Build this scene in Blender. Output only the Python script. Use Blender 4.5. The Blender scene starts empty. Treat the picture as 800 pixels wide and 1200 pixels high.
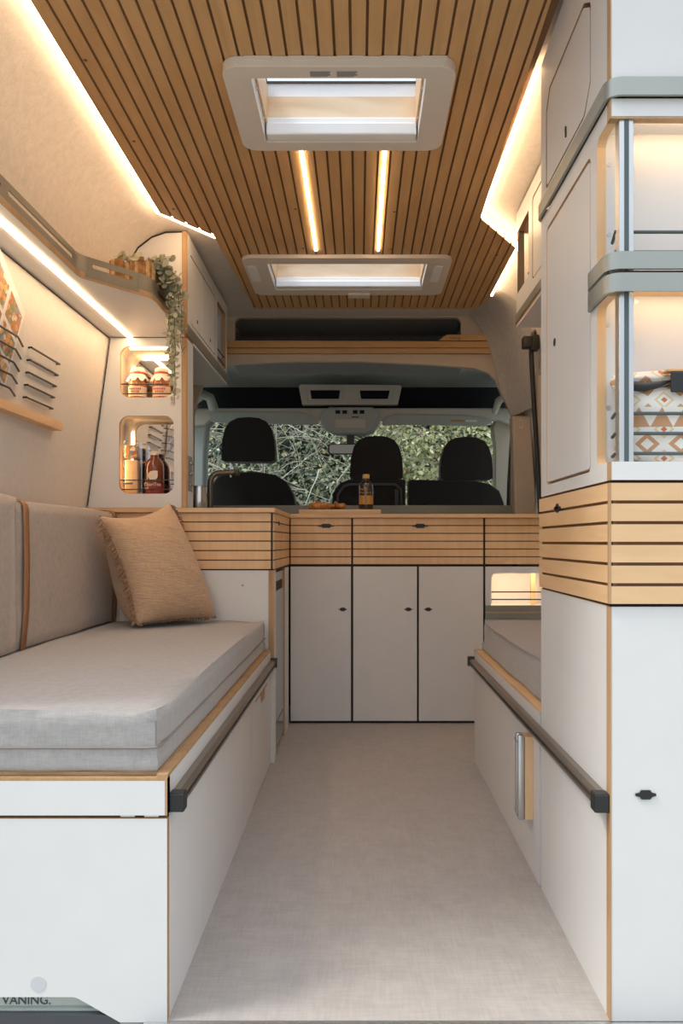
import bpy, bmesh, math, random
from mathutils import Vector, Matrix
from mathutils.geometry import tessellate_polygon
random.seed(7)
C = bpy.context.scene.collection
H, F, CX, CY = 0.8, 900.0, 421.0, 635.0      # eye height, focal length in px, vanishing point

def P(px, py, Y):
    return Vector(((px-CX)*Y/F, Y, H+(CY-py)*Y/F))
def XZ(px, py, Y):
    p = P(px, py, Y); return (p.x, p.z)

# ------------------------------------------------------------------ materials
def new_mat(name):
    m = bpy.data.materials.new(name); m.use_nodes = True
    nt = m.node_tree; b = nt.nodes['Principled BSDF']
    return m, nt, b
def node(nt, typ, **kw):
    n = nt.nodes.new(typ)
    for k, v in kw.items():
        if k in n.inputs: n.inputs[k].default_value = v
        else: setattr(n, k, v)
    return n
def c4(c): return (c[0], c[1], c[2], 1)
def coords(nt, scale):
    tc = node(nt, 'ShaderNodeTexCoord'); mp = node(nt, 'ShaderNodeMapping')
    mp.inputs['Scale'].default_value = scale
    nt.links.new(tc.outputs['Object'], mp.inputs['Vector'])
    return mp.outputs['Vector']
def ramp(nt, fac, stops, interp='LINEAR'):
    r = node(nt, 'ShaderNodeValToRGB'); r.color_ramp.interpolation = interp
    els = r.color_ramp.elements
    while len(els) < len(stops): els.new(0.5)
    for e, (p, c) in zip(els, stops): e.position = p; e.color = c4(c)
    nt.links.new(fac, r.inputs['Fac']); return r.outputs['Color']
def bump(nt, b, h, s, d=0.001):
    n = node(nt, 'ShaderNodeBump'); n.inputs['Strength'].default_value = s; n.inputs['Distance'].default_value = d
    nt.links.new(h, n.inputs['Height']); nt.links.new(n.outputs['Normal'], b.inputs['Normal'])
def noise(nt, vec, scale, detail=4, dist=0.0, rough=.5):
    n = node(nt, 'ShaderNodeTexNoise'); n.inputs['Scale'].default_value = scale
    n.inputs['Detail'].default_value = detail; n.inputs['Distortion'].default_value = dist
    n.inputs['Roughness'].default_value = rough
    nt.links.new(vec, n.inputs['Vector']); return n.outputs['Fac']
def plain(name, col, rough=.5, metal=0.0, var=.06, vscale=14, trans=0, emit=None, estr=0, spec=None, coat=0):
    m, nt, b = new_mat(name)
    b.inputs['Roughness'].default_value = rough; b.inputs['Metallic'].default_value = metal
    b.inputs['Base Color'].default_value = c4(col)
    if var:
        f = noise(nt, coords(nt, (1, 1, 1)), vscale, 3)
        nt.links.new(ramp(nt, f, [(.3, [x*(1-var) for x in col]), (.7, [min(1, x*(1+var)) for x in col])]), b.inputs['Base Color'])
    if trans: b.inputs['Transmission Weight'].default_value = trans
    if spec is not None: b.inputs['Specular IOR Level'].default_value = spec
    if coat: b.inputs['Coat Weight'].default_value = coat
    if emit: b.inputs['Emission Color'].default_value = c4(emit); b.inputs['Emission Strength'].default_value = estr
    return m
def wood(name, c1, c2, axis, rough=.5, fine=30):
    m, nt, b = new_mat(name); b.inputs['Roughness'].default_value = rough
    s = [fine, fine, fine]; s['XYZ'.index(axis)] = 2.2
    v = coords(nt, s); f = noise(nt, v, 1.6, 6, .8)
    s2 = [5, 5, 5]; s2['XYZ'.index(axis)] = 1.2
    f2 = noise(nt, coords(nt, s2), 2.0, 3, 1.5)
    mx = node(nt, 'ShaderNodeMath', operation='ADD'); nt.links.new(f, mx.inputs[0]); nt.links.new(f2, mx.inputs[1])
    mh = node(nt, 'ShaderNodeMath', operation='MULTIPLY'); mh.inputs[1].default_value = .5; nt.links.new(mx.outputs[0], mh.inputs[0])
    nt.links.new(ramp(nt, mh.outputs[0], [(.32, c1), (.68, c2)]), b.inputs['Base Color'])
    bump(nt, b, f, .15); return m
def felt(name, col, var=.16, bs=.5):
    m, nt, b = new_mat(name); b.inputs['Roughness'].default_value = .95
    b.inputs['Sheen Weight'].default_value = .2
    v = coords(nt, (1, 1, 1)); f = noise(nt, v, 45, 8, .6, .7); g = noise(nt, v, 420, 3)
    mx = node(nt, 'ShaderNodeMath', operation='ADD'); nt.links.new(f, mx.inputs[0]); nt.links.new(g, mx.inputs[1])
    mh = node(nt, 'ShaderNodeMath', operation='MULTIPLY'); mh.inputs[1].default_value = .5; nt.links.new(mx.outputs[0], mh.inputs[0])
    nt.links.new(ramp(nt, mh.outputs[0], [(.36, [x*(1-var) for x in col]), (.64, [min(1, x*(1+var)) for x in col])]), b.inputs['Base Color'])
    bump(nt, b, g, bs, .002); return m
def fabric(name, col, var=.12, sc=1.0, fold=0.0):
    m, nt, b = new_mat(name); b.inputs['Roughness'].default_value = .95; b.inputs['Sheen Weight'].default_value = .25
    a1 = noise(nt, coords(nt, (700*sc, 60*sc, 60*sc)), 1, 3); a2 = noise(nt, coords(nt, (60*sc, 700*sc, 60*sc)), 1, 3)
    a3 = noise(nt, coords(nt, (60*sc, 60*sc, 700*sc)), 1, 3)
    s = node(nt, 'ShaderNodeMath', operation='ADD'); nt.links.new(a1, s.inputs[0]); nt.links.new(a2, s.inputs[1])
    s2 = node(nt, 'ShaderNodeMath', operation='ADD'); nt.links.new(s.outputs[0], s2.inputs[0]); nt.links.new(a3, s2.inputs[1])
    mh = node(nt, 'ShaderNodeMath', operation='MULTIPLY'); mh.inputs[1].default_value = 1/3; nt.links.new(s2.outputs[0], mh.inputs[0])
    nt.links.new(ramp(nt, mh.outputs[0], [(.38, [x*(1-var) for x in col]), (.62, [min(1, x*(1+var)) for x in col])]), b.inputs['Base Color'])
    if fold:
        g = noise(nt, coords(nt, (14, 14, 85)), 1.6, 5, 1.0)
        bump(nt, b, g, fold, .02)
    else: bump(nt, b, mh.outputs[0], .35, .001)
    return m
def emission(name, col, s):
    m = bpy.data.materials.new(name); m.use_nodes = True; nt = m.node_tree; nt.nodes.clear()
    e = node(nt, 'ShaderNodeEmission'); e.inputs['Color'].default_value = c4(col); e.inputs['Strength'].default_value = s
    o = node(nt, 'ShaderNodeOutputMaterial'); nt.links.new(e.outputs[0], o.inputs['Surface']); return m
def thin_glass(name, col=(1, 1, 1)):
    m = bpy.data.materials.new(name); m.use_nodes = True; nt = m.node_tree; nt.nodes.clear()
    t = node(nt, 'ShaderNodeBsdfTransparent'); t.inputs['Color'].default_value = c4(col)
    g = node(nt, 'ShaderNodeBsdfGlossy'); g.inputs['Roughness'].default_value = .03
    lw = node(nt, 'ShaderNodeLayerWeight'); lw.inputs['Blend'].default_value = .5
    pw = node(nt, 'ShaderNodeMath', operation='POWER'); pw.inputs[1].default_value = 5; nt.links.new(lw.outputs['Facing'], pw.inputs[0])
    fr = node(nt, 'ShaderNodeMath', operation='MULTIPLY_ADD'); fr.inputs[1].default_value = .9; fr.inputs[2].default_value = .035; nt.links.new(pw.outputs[0], fr.inputs[0])
    mx = node(nt, 'ShaderNodeMixShader'); o = node(nt, 'ShaderNodeOutputMaterial')
    nt.links.new(fr.outputs[0], mx.inputs[0]); nt.links.new(t.outputs[0], mx.inputs[1]); nt.links.new(g.outputs[0], mx.inputs[2])
    nt.links.new(mx.outputs[0], o.inputs['Surface']); return m
def leafmat(name, stops, rough=.7):
    m, nt, b = new_mat(name); b.inputs['Roughness'].default_value = rough
    g = node(nt, 'ShaderNodeNewGeometry')
    nt.links.new(ramp(nt, g.outputs['Random Per Island'], stops), b.inputs['Base Color'])
    return m

WARM = (1.0, .60, .27)
M = {}
M['white'] = plain('white_laminate', (.70, .695, .685), .42, var=.015)
M['edge'] = wood('plywood_edge', (.36, .20, .09), (.52, .32, .16), 'Z', .6, 90)
M['gap'] = plain('dark_gap', (.025, .02, .017), .8, var=0)
M['groove'] = plain('brown_groove', (.19, .10, .045), .8, var=.1)
M['ceil_wood'] = wood('ceiling_birch_veneer', (.54, .305, .125), (.67, .405, .185), 'Y', .45, 26)
M['ply'] = wood('birch_veneer', (.68, .42, .21), (.80, .535, .305), 'Z', .45, 22)
M['ply_x'] = wood('birch_veneer_lengthwise', (.65, .395, .19), (.78, .515, .285), 'X', .45, 22)
M['header_wood'] = wood('honey_birch_veneer', (.50, .265, .095), (.62, .36, .15), 'X', .45, 20)
M['ply_y'] = wood('birch_veneer_side', (.66, .40, .19), (.80, .53, .295), 'Y', .45, 22)
M['felt'] = felt('beige_wool_felt', (.66, .60, .53), .14)
M['felt_panel'] = felt('cream_felt_panel', (.70, .64, .57), .07)
M['felt_grey'] = felt('grey_felt', (.50, .46, .42), .18)
M['felt_dark'] = felt('charcoal_felt', (.19, .18, .18), .22)
M['fabric'] = fabric('grey_beige_upholstery', (.335, .318, .305), .13)
M['fabric_back'] = fabric('taupe_upholstery', (.40, .335, .28), .13)
M['piping'] = plain('seam_thread', (.24, .21, .19), .9)
M['linen'] = fabric('caramel_muslin', (.56, .375, .23), .10, .6, .45)
M['fringe'] = fabric('brown_fringe', (.30, .17, .085), .2, .6)
M['leather'] = plain('tan_leather', (.33, .15, .06), .5, var=.15)
M['floor'] = fabric('woven_floor_covering', (.345, .318, .298), .10, .35)
M['belt'] = plain('sage_grey_metal', (.34, .36, .33), .33, .55, var=.03)
M['bronze'] = plain('bronze_grey_metal', (.20, .18, .145), .38, .55, var=.05)
M['tap'] = plain('dark_bronze_tap', (.13, .105, .08), .35, .6, var=.05)
M['strip'] = plain('grey_bronze_strip', (.27, .26, .215), .4, .35, var=.05)
M['mirror_dim'] = plain('dark_reflection_mirror', (.16, .135, .11), .08, 1.0, var=0)  # dark tan reflection of the rear view mirror, put into its base colour
M['rail'] = plain('anodised_rail', (.27, .235, .20), .35, .75, var=.05)
M['rail_dark'] = plain('rail_slot', (.06, .05, .042), .5, .4, var=0)
M['alu'] = plain('brushed_aluminium', (.62, .63, .63), .3, .9, var=.04)
M['alu_dark'] = plain('aluminium_slot', (.075, .10, .105), .6, .2, var=0)
M['steel'] = plain('polished_steel', (.70, .68, .66), .18, 1.0, var=.03)
M['chrome'] = plain('chrome', (.75, .75, .75), .12, 1.0, var=0)
M['black'] = plain('black_plastic', (.010, .011, .012), .45, var=0)
M['rod'] = plain('black_steel_rod', (.022, .02, .019), .4, .4, var=0)
M['seat'] = fabric('charcoal_seat_cloth', (.012, .0118, .012), .25)
M['beige'] = plain('beige_trim_plastic', (.50, .42, .33), .6, var=.02)
M['header'] = plain('beige_header_trim', (.58, .48, .37), .7, var=.03)
M['cab_grey'] = plain('cab_grey_green_plastic', (.42, .455, .43), .6, var=.04)
M['cab_roof'] = felt('cab_roof_lining', (.60, .64, .62), .06)
M['cab_dark'] = plain('cab_shelf_dark', (.015, .017, .019), .9, var=.1)
M['console'] = plain('console_plastic', (.60, .56, .495), .55, var=.03)
M['worktop'] = plain('sage_grey_laminate', (.24, .245, .21), .4, var=.03)
M['hatch'] = plain('white_hatch_plastic', (.76, .685, .61), .4, var=.02)
M['blind'] = plain('white_blind_cassette', (.90, .90, .90), .4, var=.02)
M['pale_ply'] = wood('pale_birch', (.70, .45, .23), (.90, .70, .48), 'X', .5, 7)
M['fridge'] = plain('grey_fridge_door', (.38, .40, .41), .22, .5, var=.02)
M['fridge_dark'] = plain('fridge_dark_plastic', (.05, .055, .065), .35, var=0)
M['mirror'] = plain('mirror_glass', (.88, .88, .88), .02, 1.0, var=0)
M['glass'] = thin_glass('clear_glass')
M['windscreen'] = thin_glass('windscreen_glass', (.86, .92, .90))
M['acrylic'] = thin_glass('acrylic_dome', (.93, .96, 1.0))
M['led'] = emission('warm_led', (1.0, .66, .37), 30)
M['led_soft'] = emission('warm_led_ceiling_strip', (1.0, .74, .46), 28)
M['led_edge'] = emission('warm_led_edge', (1.0, .66, .37), 20)
M['led_niche'] = emission('warm_led_niche', (1.0, .66, .34), 26)
M['led_corner'] = emission('warm_led_corner_shelf', (1.0, .66, .37), 15)
M['led_shelf'] = emission('warm_led_cabinet', (1.0, .70, .44), 24)
M['tea'] = plain('red_brown_tea', (.22, .04, .012), .08, var=0, trans=.35, coat=.5)
M['amber'] = plain('brown_glass', (.022, .010, .005), .06, var=0, coat=1)
M['gold_label'] = plain('golden_print', (.50, .235, .05), .5, var=.2, vscale=300)
M['cork'] = plain('ochre_cap', (.62, .34, .10), .5, var=.1)
M['cream'] = plain('cream_label', (.82, .70, .56), .6, var=.03)
M['red_label'] = plain('dark_red_label', (.22, .022, .02), .5, var=.1)
M['red_ink'] = plain('red_ink', (.62, .12, .05), .6, var=.1)
M['jam'] = plain('orange_granola', (.48, .16, .04), .25, var=.5, vscale=160, coat=.4)
M['cloth'] = fabric('white_jar_cloth', (.84, .76, .68), .05)
M['pretzel'] = plain('baked_crust', (.45, .17, .035), .3, var=.5, vscale=90, coat=.5)
M['pretzel_crack'] = plain('pale_crumb', (.82, .60, .35), .7, var=.15, vscale=150)
M['paper'] = plain('white_paper', (.82, .78, .74), .6, var=.02)
M['ink'] = plain('dark_ink', (.06, .065, .065), .6, var=0)
M['ink_grey'] = plain('grey_ink', (.30, .29, .28), .6, var=0)
M['leaf_vine'] = leafmat('dusty_green_leaves', [(0, (.28, .29, .18)), (.5, (.43, .43, .30)), (1, (.56, .54, .40))])
M['stem'] = plain('green_brown_stem', (.20, .17, .09), .8)
M['bark'] = plain('bark_wood', (.40, .20, .075), .8, var=.45, vscale=60)
M['cut'] = plain('cut_wood', (.70, .45, .22), .8, var=.3, vscale=60)
M['leaf_bush'] = leafmat('sunlit_bush_leaves', [(0, (.12, .15, .07)), (.35, (.40, .42, .19)), (.7, (.66, .64, .36)), (.93, (.88, .84, .60)), (1, (.62, .33, .14))])
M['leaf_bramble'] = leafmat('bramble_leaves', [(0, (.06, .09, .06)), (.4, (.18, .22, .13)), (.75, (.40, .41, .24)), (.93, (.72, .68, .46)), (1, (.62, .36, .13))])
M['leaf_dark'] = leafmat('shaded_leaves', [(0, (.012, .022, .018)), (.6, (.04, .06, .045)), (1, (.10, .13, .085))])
M['twig'] = leafmat('dry_twigs', [(0, (.22, .20, .15)), (1, (.66, .62, .50))])
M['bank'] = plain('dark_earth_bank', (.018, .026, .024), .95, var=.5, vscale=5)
M['spot'] = plain('grey_spot', (.55, .56, .575), .5, var=0)
M['sill'] = plain('pale_green_aluminium', (.50, .55, .51), .4, .2, var=.02)

def bag_mat():
    m, nt, b = new_mat('patterned_canvas'); b.inputs['Roughness'].default_value = .85
    tc = node(nt, 'ShaderNodeTexCoord'); sp = node(nt, 'ShaderNodeSeparateXYZ'); nt.links.new(tc.outputs['Object'], sp.inputs[0])
    def mth(op, a, bb=None):
        n = node(nt, 'ShaderNodeMath', operation=op)
        for i, v in enumerate((a, bb)):
            if v is None: continue
            if isinstance(v, (int, float)): n.inputs[i].default_value = v
            else: nt.links.new(v, n.inputs[i])
        return n.outputs[0]
    def dia(k, kz, off):
        u = mth('FRACT', mth('ADD', mth('MULTIPLY', sp.outputs['X'], k), off)); v = mth('FRACT', mth('ADD', mth('MULTIPLY', sp.outputs['Z'], kz), off*1.7))
        return mth('ADD', mth('ABSOLUTE', mth('SUBTRACT', u, .5)), mth('ABSOLUTE', mth('SUBTRACT', v, .5)))
    W, T, R, S = (.80, .75, .68), (.55, .30, .16), (.60, .17, .07), (.70, .56, .34)
    a = ramp(nt, dia(18, 20, .2), [(0, R), (.10, W), (.22, S), (.31, W), (.62, T), (.80, W)], 'CONSTANT')
    row = mth('FRACT', mth('MULTIPLY', sp.outputs['Z'], 10)); ux = mth('FRACT', mth('MULTIPLY', sp.outputs['X'], 26))
    tri = mth('MULTIPLY', mth('ABSOLUTE', mth('SUBTRACT', ux, .5)), 2.0)                # 0..1 sawtooth peaks
    vz = mth('DIVIDE', mth('SUBTRACT', row, .62), .34)                                    # 0..1 inside the triangle row
    inrow = mth('MULTIPLY', mth('GREATER_THAN', vz, 0.0), mth('LESS_THAN', vz, 1.0))
    fillm = mth('MULTIPLY', inrow, mth('GREATER_THAN', tri, vz))
    rowc = node(nt, 'ShaderNodeMixRGB'); rowc.inputs[1].default_value = c4(W); rowc.inputs[2].default_value = c4(T); nt.links.new(fillm, rowc.inputs[0])
    mx = node(nt, 'ShaderNodeMixRGB'); nt.links.new(inrow, mx.inputs[0]); nt.links.new(a, mx.inputs[1]); nt.links.new(rowc.outputs[0], mx.inputs[2])
    nt.links.new(mx.outputs[0], b.inputs['Base Color']); return m
M['bag'] = bag_mat()
def food_mat():
    m, nt, b = new_mat('food_photos'); b.inputs['Roughness'].default_value = .35
    v = coords(nt, (1, 1, 1))
    vo = node(nt, 'ShaderNodeTexVoronoi'); vo.inputs['Scale'].default_value = 75; nt.links.new(v, vo.inputs['Vector'])
    sp = node(nt, 'ShaderNodeSeparateColor'); nt.links.new(vo.outputs['Color'], sp.inputs[0])
    nt.links.new(ramp(nt, sp.outputs[0], [(0, (.42, .13, .04)), (.2, (.66, .34, .10)), (.4, (.16, .18, .19)), (.55, (.75, .62, .46)), (.65, (.50, .20, .07)), (.8, (.22, .22, .07)), (.9, (.25, .27, .28))], 'CONSTANT'), b.inputs['Base Color'])
    return m
M['food'] = food_mat()

# ------------------------------------------------------------------ mesh builder
def rr(x0, y0, x1, y1, r, seg=6, corners=(1, 1, 1, 1)):
    pts = []
    for k, (cx, cy, a0) in enumerate(((x0+r, y0+r, 180), (x1-r, y0+r, 270), (x1-r, y1-r, 0), (x0+r, y1-r, 90))):
        if not corners[k]:
            pts.append(((x0, x1, x1, x0)[k], (y0, y0, y1, y1)[k])); continue
        for i in range(seg+1):
            a = math.radians(a0+90*i/seg); pts.append((cx+r*math.cos(a), cy+r*math.sin(a)))
    return pts
def slot(cx, cy, dx, dy, L, w, seg=5):        # a rounded slot polygon along direction
    l = math.hypot(dx, dy); dx, dy = dx/l, dy/l; pts = []
    for s in (1, -1):
        for i in range(seg+1):
            a = -math.pi/2+math.pi*i/seg
            u, v = s*(L/2-w/2+w/2*math.cos(a)), s*w/2*math.sin(a)
            pts.append((cx+u*dx-v*dy, cy+u*dy+v*dx))
    return pts
class MB:
    def __init__(s): s.bm = bmesh.new()
    def box(s, x0, x1, y0, y1, z0, z1, mi=0, bev=0, seg=2, rot=None):
        vs = [s.bm.verts.new((x, y, z)) for x in (x0, x1) for y in (y0, y1) for z in (z0, z1)]
        fs = [s.bm.faces.new([vs[i] for i in f]) for f in ((0,1,3,2),(4,6,7,5),(0,4,5,1),(2,3,7,6),(0,2,6,4),(1,5,7,3))]
        for f in fs: f.material_index = mi
        if rot: bmesh.ops.rotate(s.bm, verts=vs, cent=rot[0], matrix=rot[1])
        if bev:
            es = list({e for f in fs for e in f.edges})
            r = bmesh.ops.bevel(s.bm, geom=es, offset=bev, segments=seg, affect='EDGES', profile=.5)
            for f in r['faces']: f.material_index = mi
        return s
    def plane_plate(s, O, u, v, n, outer, holes, t, mi=0, me=None):
        """a flat panel: 2D outline in (u,v) at O, thickened by t along n; edges get material me"""
        me = mi if me is None else me
        O, u, v, n = Vector(O), Vector(u), Vector(v), Vector(n)
        loops = [outer]+list(holes); flat = [p for l in loops for p in l]
        tri = tessellate_polygon([[Vector((p[0], p[1], 0)) for p in l] for l in loops])
        A = [s.bm.verts.new(O+u*p[0]+v*p[1]) for p in flat]; B = [s.bm.verts.new(O+u*p[0]+v*p[1]+n*t) for p in flat]
        new = []
        for t3 in tri:
            for L in (A, B):
                try: f = s.bm.faces.new([L[i] for i in t3]); f.material_index = mi; new.append(f)
                except ValueError: pass
        k = 0
        for l in loops:
            m = len(l)
            for i in range(m):
                a, b = k+i, k+(i+1) % m
                f = s.bm.faces.new((A[a], A[b], B[b], B[a])); f.material_index = me; new.append(f)
            k += m
        bmesh.ops.recalc_face_normals(s.bm, faces=new); return s
    def plate(s, ax, outer, holes, a, b, mi=0, me=None):
        if ax == 'Y': return s.plane_plate((0, a, 0), (1,0,0), (0,0,1), (0,1,0), outer, holes, b-a, mi, me)
        if ax == 'X': return s.plane_plate((a, 0, 0), (0,1,0), (0,0,1), (1,0,0), outer, holes, b-a, mi, me)
        return s.plane_plate((0, 0, a), (1,0,0), (0,1,0), (0,0,1), outer, holes, b-a, mi, me)
    def sweep(s, pts, prof, mi=0, caps=True, closed=False):
        """sweep a closed 2D profile (side, up) along a horizontal path"""
        rings = []; n = len(pts)
        for i, p in enumerate(pts):
            a = Vector(pts[max(i-1, 0)]); b = Vector(pts[min(i+1, n-1)])
            d0 = (Vector(p)-a); d1 = (b-Vector(p))
            d0 = d1 if d0.length < 1e-9 else d0; d1 = d0 if d1.length < 1e-9 else d1
            t = (d0.normalized()+d1.normalized()).normalized(); side = Vector((t.y, -t.x, 0)).normalized()
            cosh = max(.3, t.dot(d1.normalized()))
            rings.append([s.bm.verts.new(Vector(p)+side*q[0]/cosh+Vector((0,0,q[1]))) for q in prof])
        s._skin(rings, mi, caps); return s
    def _skin(s, rings, mi, caps):
        m = len(rings[0]); new = []
        for A, B in zip(rings, rings[1:]):
            for i in range(m):
                f = s.bm.faces.new((A[i], A[(i+1) % m], B[(i+1) % m], B[i])); f.material_index = mi; new.append(f)
        if caps:
            for R in (rings[0], rings[-1]):
                f = s.bm.faces.new(R); f.material_index = mi; new.append(f)
        bmesh.ops.recalc_face_normals(s.bm, faces=new)
    def tube(s, pts, r, seg=8, mi=0, caps=True):
        pts = [Vector(p) for p in pts]; n = len(pts); rs = r if isinstance(r, (list, tuple)) else [r]*n; rings = []
        up = None
        for i, p in enumerate(pts):
            t = (pts[min(i+1, n-1)]-pts[max(i-1, 0)]).normalized()
            if up is None:
                up = Vector((0,0,1)) if abs(t.z) < .9 else Vector((1,0,0))
            a = t.cross(up)
            if a.length < 1e-4: a = t.orthogonal()
            a.normalize(); b = a.cross(t).normalized(); up = b
            rings.append([s.bm.verts.new(p+(a*math.cos(2*math.pi*k/seg)+b*math.sin(2*math.pi*k/seg))*rs[i]) for k in range(seg)])
        s._skin(rings, mi, caps); return s
    def lathe(s, prof, c, seg=20, mi=0, axis='Z'):
        c = Vector(c); rings = []
        for r, h in prof:
            ring = []
            for k in range(seg):
                a = 2*math.pi*k/seg; x, y = max(r, 1e-4)*math.cos(a), max(r, 1e-4)*math.sin(a)
                ring.append(s.bm.verts.new(c+Vector({'Z': (x, y, h), 'Y': (x, h, y), 'X': (h, x, y)}[axis])))
            rings.append(ring)
        s._skin(rings, mi, True); return s
    def prism(s, poly, ax, a, b, mi=0, me=None): return s.plate(ax, poly, [], a, b, mi, me)
    def faces(s, ptss, mi=0):
        for pts in ptss:
            f = s.bm.faces.new([s.bm.verts.new(p) for p in pts]); f.material_index = mi
        return s
    def grid(s, fn, nu, nv, mi=0):
        vs = [[s.bm.verts.new(fn(i/nu, j/nv)) for j in range(nv+1)] for i in range(nu+1)]
        for i in range(nu):
            for j in range(nv):
                f = s.bm.faces.new((vs[i][j], vs[i+1][j], vs[i+1][j+1], vs[i][j+1])); f.material_index = mi
        return s
    def build(s, name, mats, parent=None, label=None, cat=None, group=None, kind=None, smooth=None, bev=0, origin=None):
        if not isinstance(mats, (list, tuple)): mats = [mats]
        vs = s.bm.verts
        if parent is not None: off = OFF[parent.name]
        else:
            if origin is None:
                xs = [v.co for v in vs]
                origin = Vector(((min(c.x for c in xs)+max(c.x for c in xs))/2, (min(c.y for c in xs)+max(c.y for c in xs))/2, min(c.z for c in xs)))
            off = Vector(origin)
        for v in vs: v.co -= off
        me = bpy.data.meshes.new(name); s.bm.to_mesh(me); s.bm.free()
        for m in mats: me.materials.append(M[m] if isinstance(m, str) else m)
        o = bpy.data.objects.new(name, me); C.objects.link(o)
        if parent is not None: o.parent = parent
        else: o.location = off
        OFF[o.name] = off
        if smooth:
            me.shade_smooth(); me.set_sharp_from_angle(angle=math.radians(smooth))
        if bev:
            b = o.modifiers.new('edge', 'BEVEL'); b.width = bev; b.segments = 3; b.limit_method = 'ANGLE'; b.angle_limit = math.radians(40)
        tag(o, label, cat, group, kind); return o
OFF = {}
def tag(o, label=None, cat=None, group=None, kind=None):
    for k, v in (('label', label), ('category', cat), ('group', group), ('kind', kind)):
        if v: o[k] = v
def top(name, label, cat, loc, group=None):
    o = bpy.data.objects.new(name, None); o.empty_display_size = .05; C.objects.link(o); o.location = loc
    OFF[o.name] = Vector(loc); tag(o, label, cat, group); return o
def struct(name, mb, mats, parent=None, **kw):
    return mb.build(name, mats, parent, kind=None if parent else 'structure', **kw)
def lettering(name, text, size, mat, parent, loc, rot=(math.pi/2, 0, 0), extr=.0004, align='LEFT'):
    cu = bpy.data.curves.new(name, 'FONT'); cu.body = text; cu.size = size; cu.extrude = extr; cu.align_x = align
    t = bpy.data.objects.new('tmp', cu); me = bpy.data.meshes.new_from_object(t); bpy.data.objects.remove(t); bpy.data.curves.remove(cu)
    me.materials.append(M[mat]); o = bpy.data.objects.new(name, me); C.objects.link(o); o.parent = parent
    o.location = Vector(loc)-OFF[parent.name]; o.rotation_euler = rot; OFF[o.name] = Vector(loc); return o
def bez(p0, p1, p2, n=8):
    p0, p1, p2 = Vector(p0), Vector(p1), Vector(p2)
    return [p0*(1-t)**2+p1*2*t*(1-t)+p2*t*t for t in [i/n for i in range(n+1)]]
def catch(parent, ax, c, L, h, face):     # a push catch: black lozenge with a bulged middle, lying on a front
    u0, v0 = c
    pts = [(-L/2, -h*.12), (-L*.30, -h*.22), (-L*.22, -h/2), (L*.22, -h/2), (L*.30, -h*.22), (L/2, -h*.12), (L/2, h*.12), (L*.30, h*.22), (L*.22, h/2), (-L*.22, h/2), (-L*.30, h*.22), (-L/2, h*.12)]
    return MB().plate(ax, [(u0+a, v0+b) for a, b in pts], [], face[0], face[1]).build('latch', 'black', parent)
def cushion_mb(x0, x1, y0, y1, z0, z1, r, puff=.008, cuts=10, amp=.004, seed=0, sag=0):
    """upholstered block: rounded edges, slightly crowned faces, soft creases"""
    b = MB(); b.box(x0, x1, y0, y1, z0, z1)
    bm = b.bm
    bmesh.ops.subdivide_edges(bm, edges=bm.edges[:], cuts=cuts, use_grid_fill=True)
    c = Vector(((x0+x1)/2, (y0+y1)/2, (z0+z1)/2)); h = Vector(((x1-x0)/2, (y1-y0)/2, (z1-z0)/2))
    from mathutils import noise as nz
    for v in bm.verts:
        d = v.co-c
        rad = r if d.z > -h.z*.5 else min(r, .007)
        q = Vector([max(-(h[i]-rad), min(h[i]-rad, d[i])) for i in range(3)])
        e = d-q
        nu = [d[i]/h[i] for i in range(3)]
        if e.length > 1e-6: d = q+e.normalized()*rad
        crown = 0 if nu[2] < .999 else (1-nu[0]**2 if abs(nu[0]) < .999 else 1)*(1-nu[1]**2 if abs(nu[1]) < .999 else 1)*(1-nu[2]**2 if abs(nu[2]) < .999 else 1)
        k = max(range(3), key=lambda i: abs(nu[i])); d[k] += math.copysign(puff*max(0, crown), d[k])
        d += nz.noise_vector(v.co*9+Vector((seed, 0, 0)))*amp
        v.co = c+d
    return b

# ------------------------------------------------------------------ the van shell
YN = 1.282; XL, XR = -.32, .419; ZC = 1.90
PL = [(-1.0, -.02), (-1.0, .5), (-.99, .92), (-.908, 1.538), (-.872, 1.70), (-.842, 1.80), (-.798, 1.868), (-.748, 1.905), (-.69, 1.93), (-.62, 1.938)]
PRT = [(-.09-x, z) for x, z in PL]
def thick(prof, d):
    out = []
    for i, p in enumerate(prof):
        a = prof[max(i-1, 0)]; b = prof[min(i+1, len(prof)-1)]; tx, tz = b[0]-a[0], b[1]-a[1]; l = math.hypot(tx, tz)
        out.append((p[0]-tz/l*d, p[1]+tx/l*d))
    return prof+out[::-1]
struct('floor', MB().box(-1.02, .93, YN+.002, 5.40, -.03, 0), 'floor')
struct('trim_1', MB().box(-.36, .93, YN-.05, YN+.002, -.035, -.001, bev=.002), 'alu')
struct('wall_left', MB().prism(thick(PL, .03), 'Y', 1.2, 3.88), 'felt', smooth=35)
struct('wall_right', MB().prism(thick(PRT, -.03), 'Y', 1.2, 3.88), 'felt', smooth=35)
HA = (-.251, .155, 1.782, 2.067); HB = (-.36, .265, 3.0, 3.31)          # the two hatch openings
def rect(x0, x1, y0, y1, g=0): return [(x0-g, y0-g), (x1+g, y0-g), (x1+g, y1+g), (x0-g, y1+g)]
struct('trim_2', MB().plate('Z', rect(-.63, .54, 1.2, 3.9), [rect(*HA, .012), rect(*HB, .012)], 1.936, 1.966), 'felt')
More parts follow.
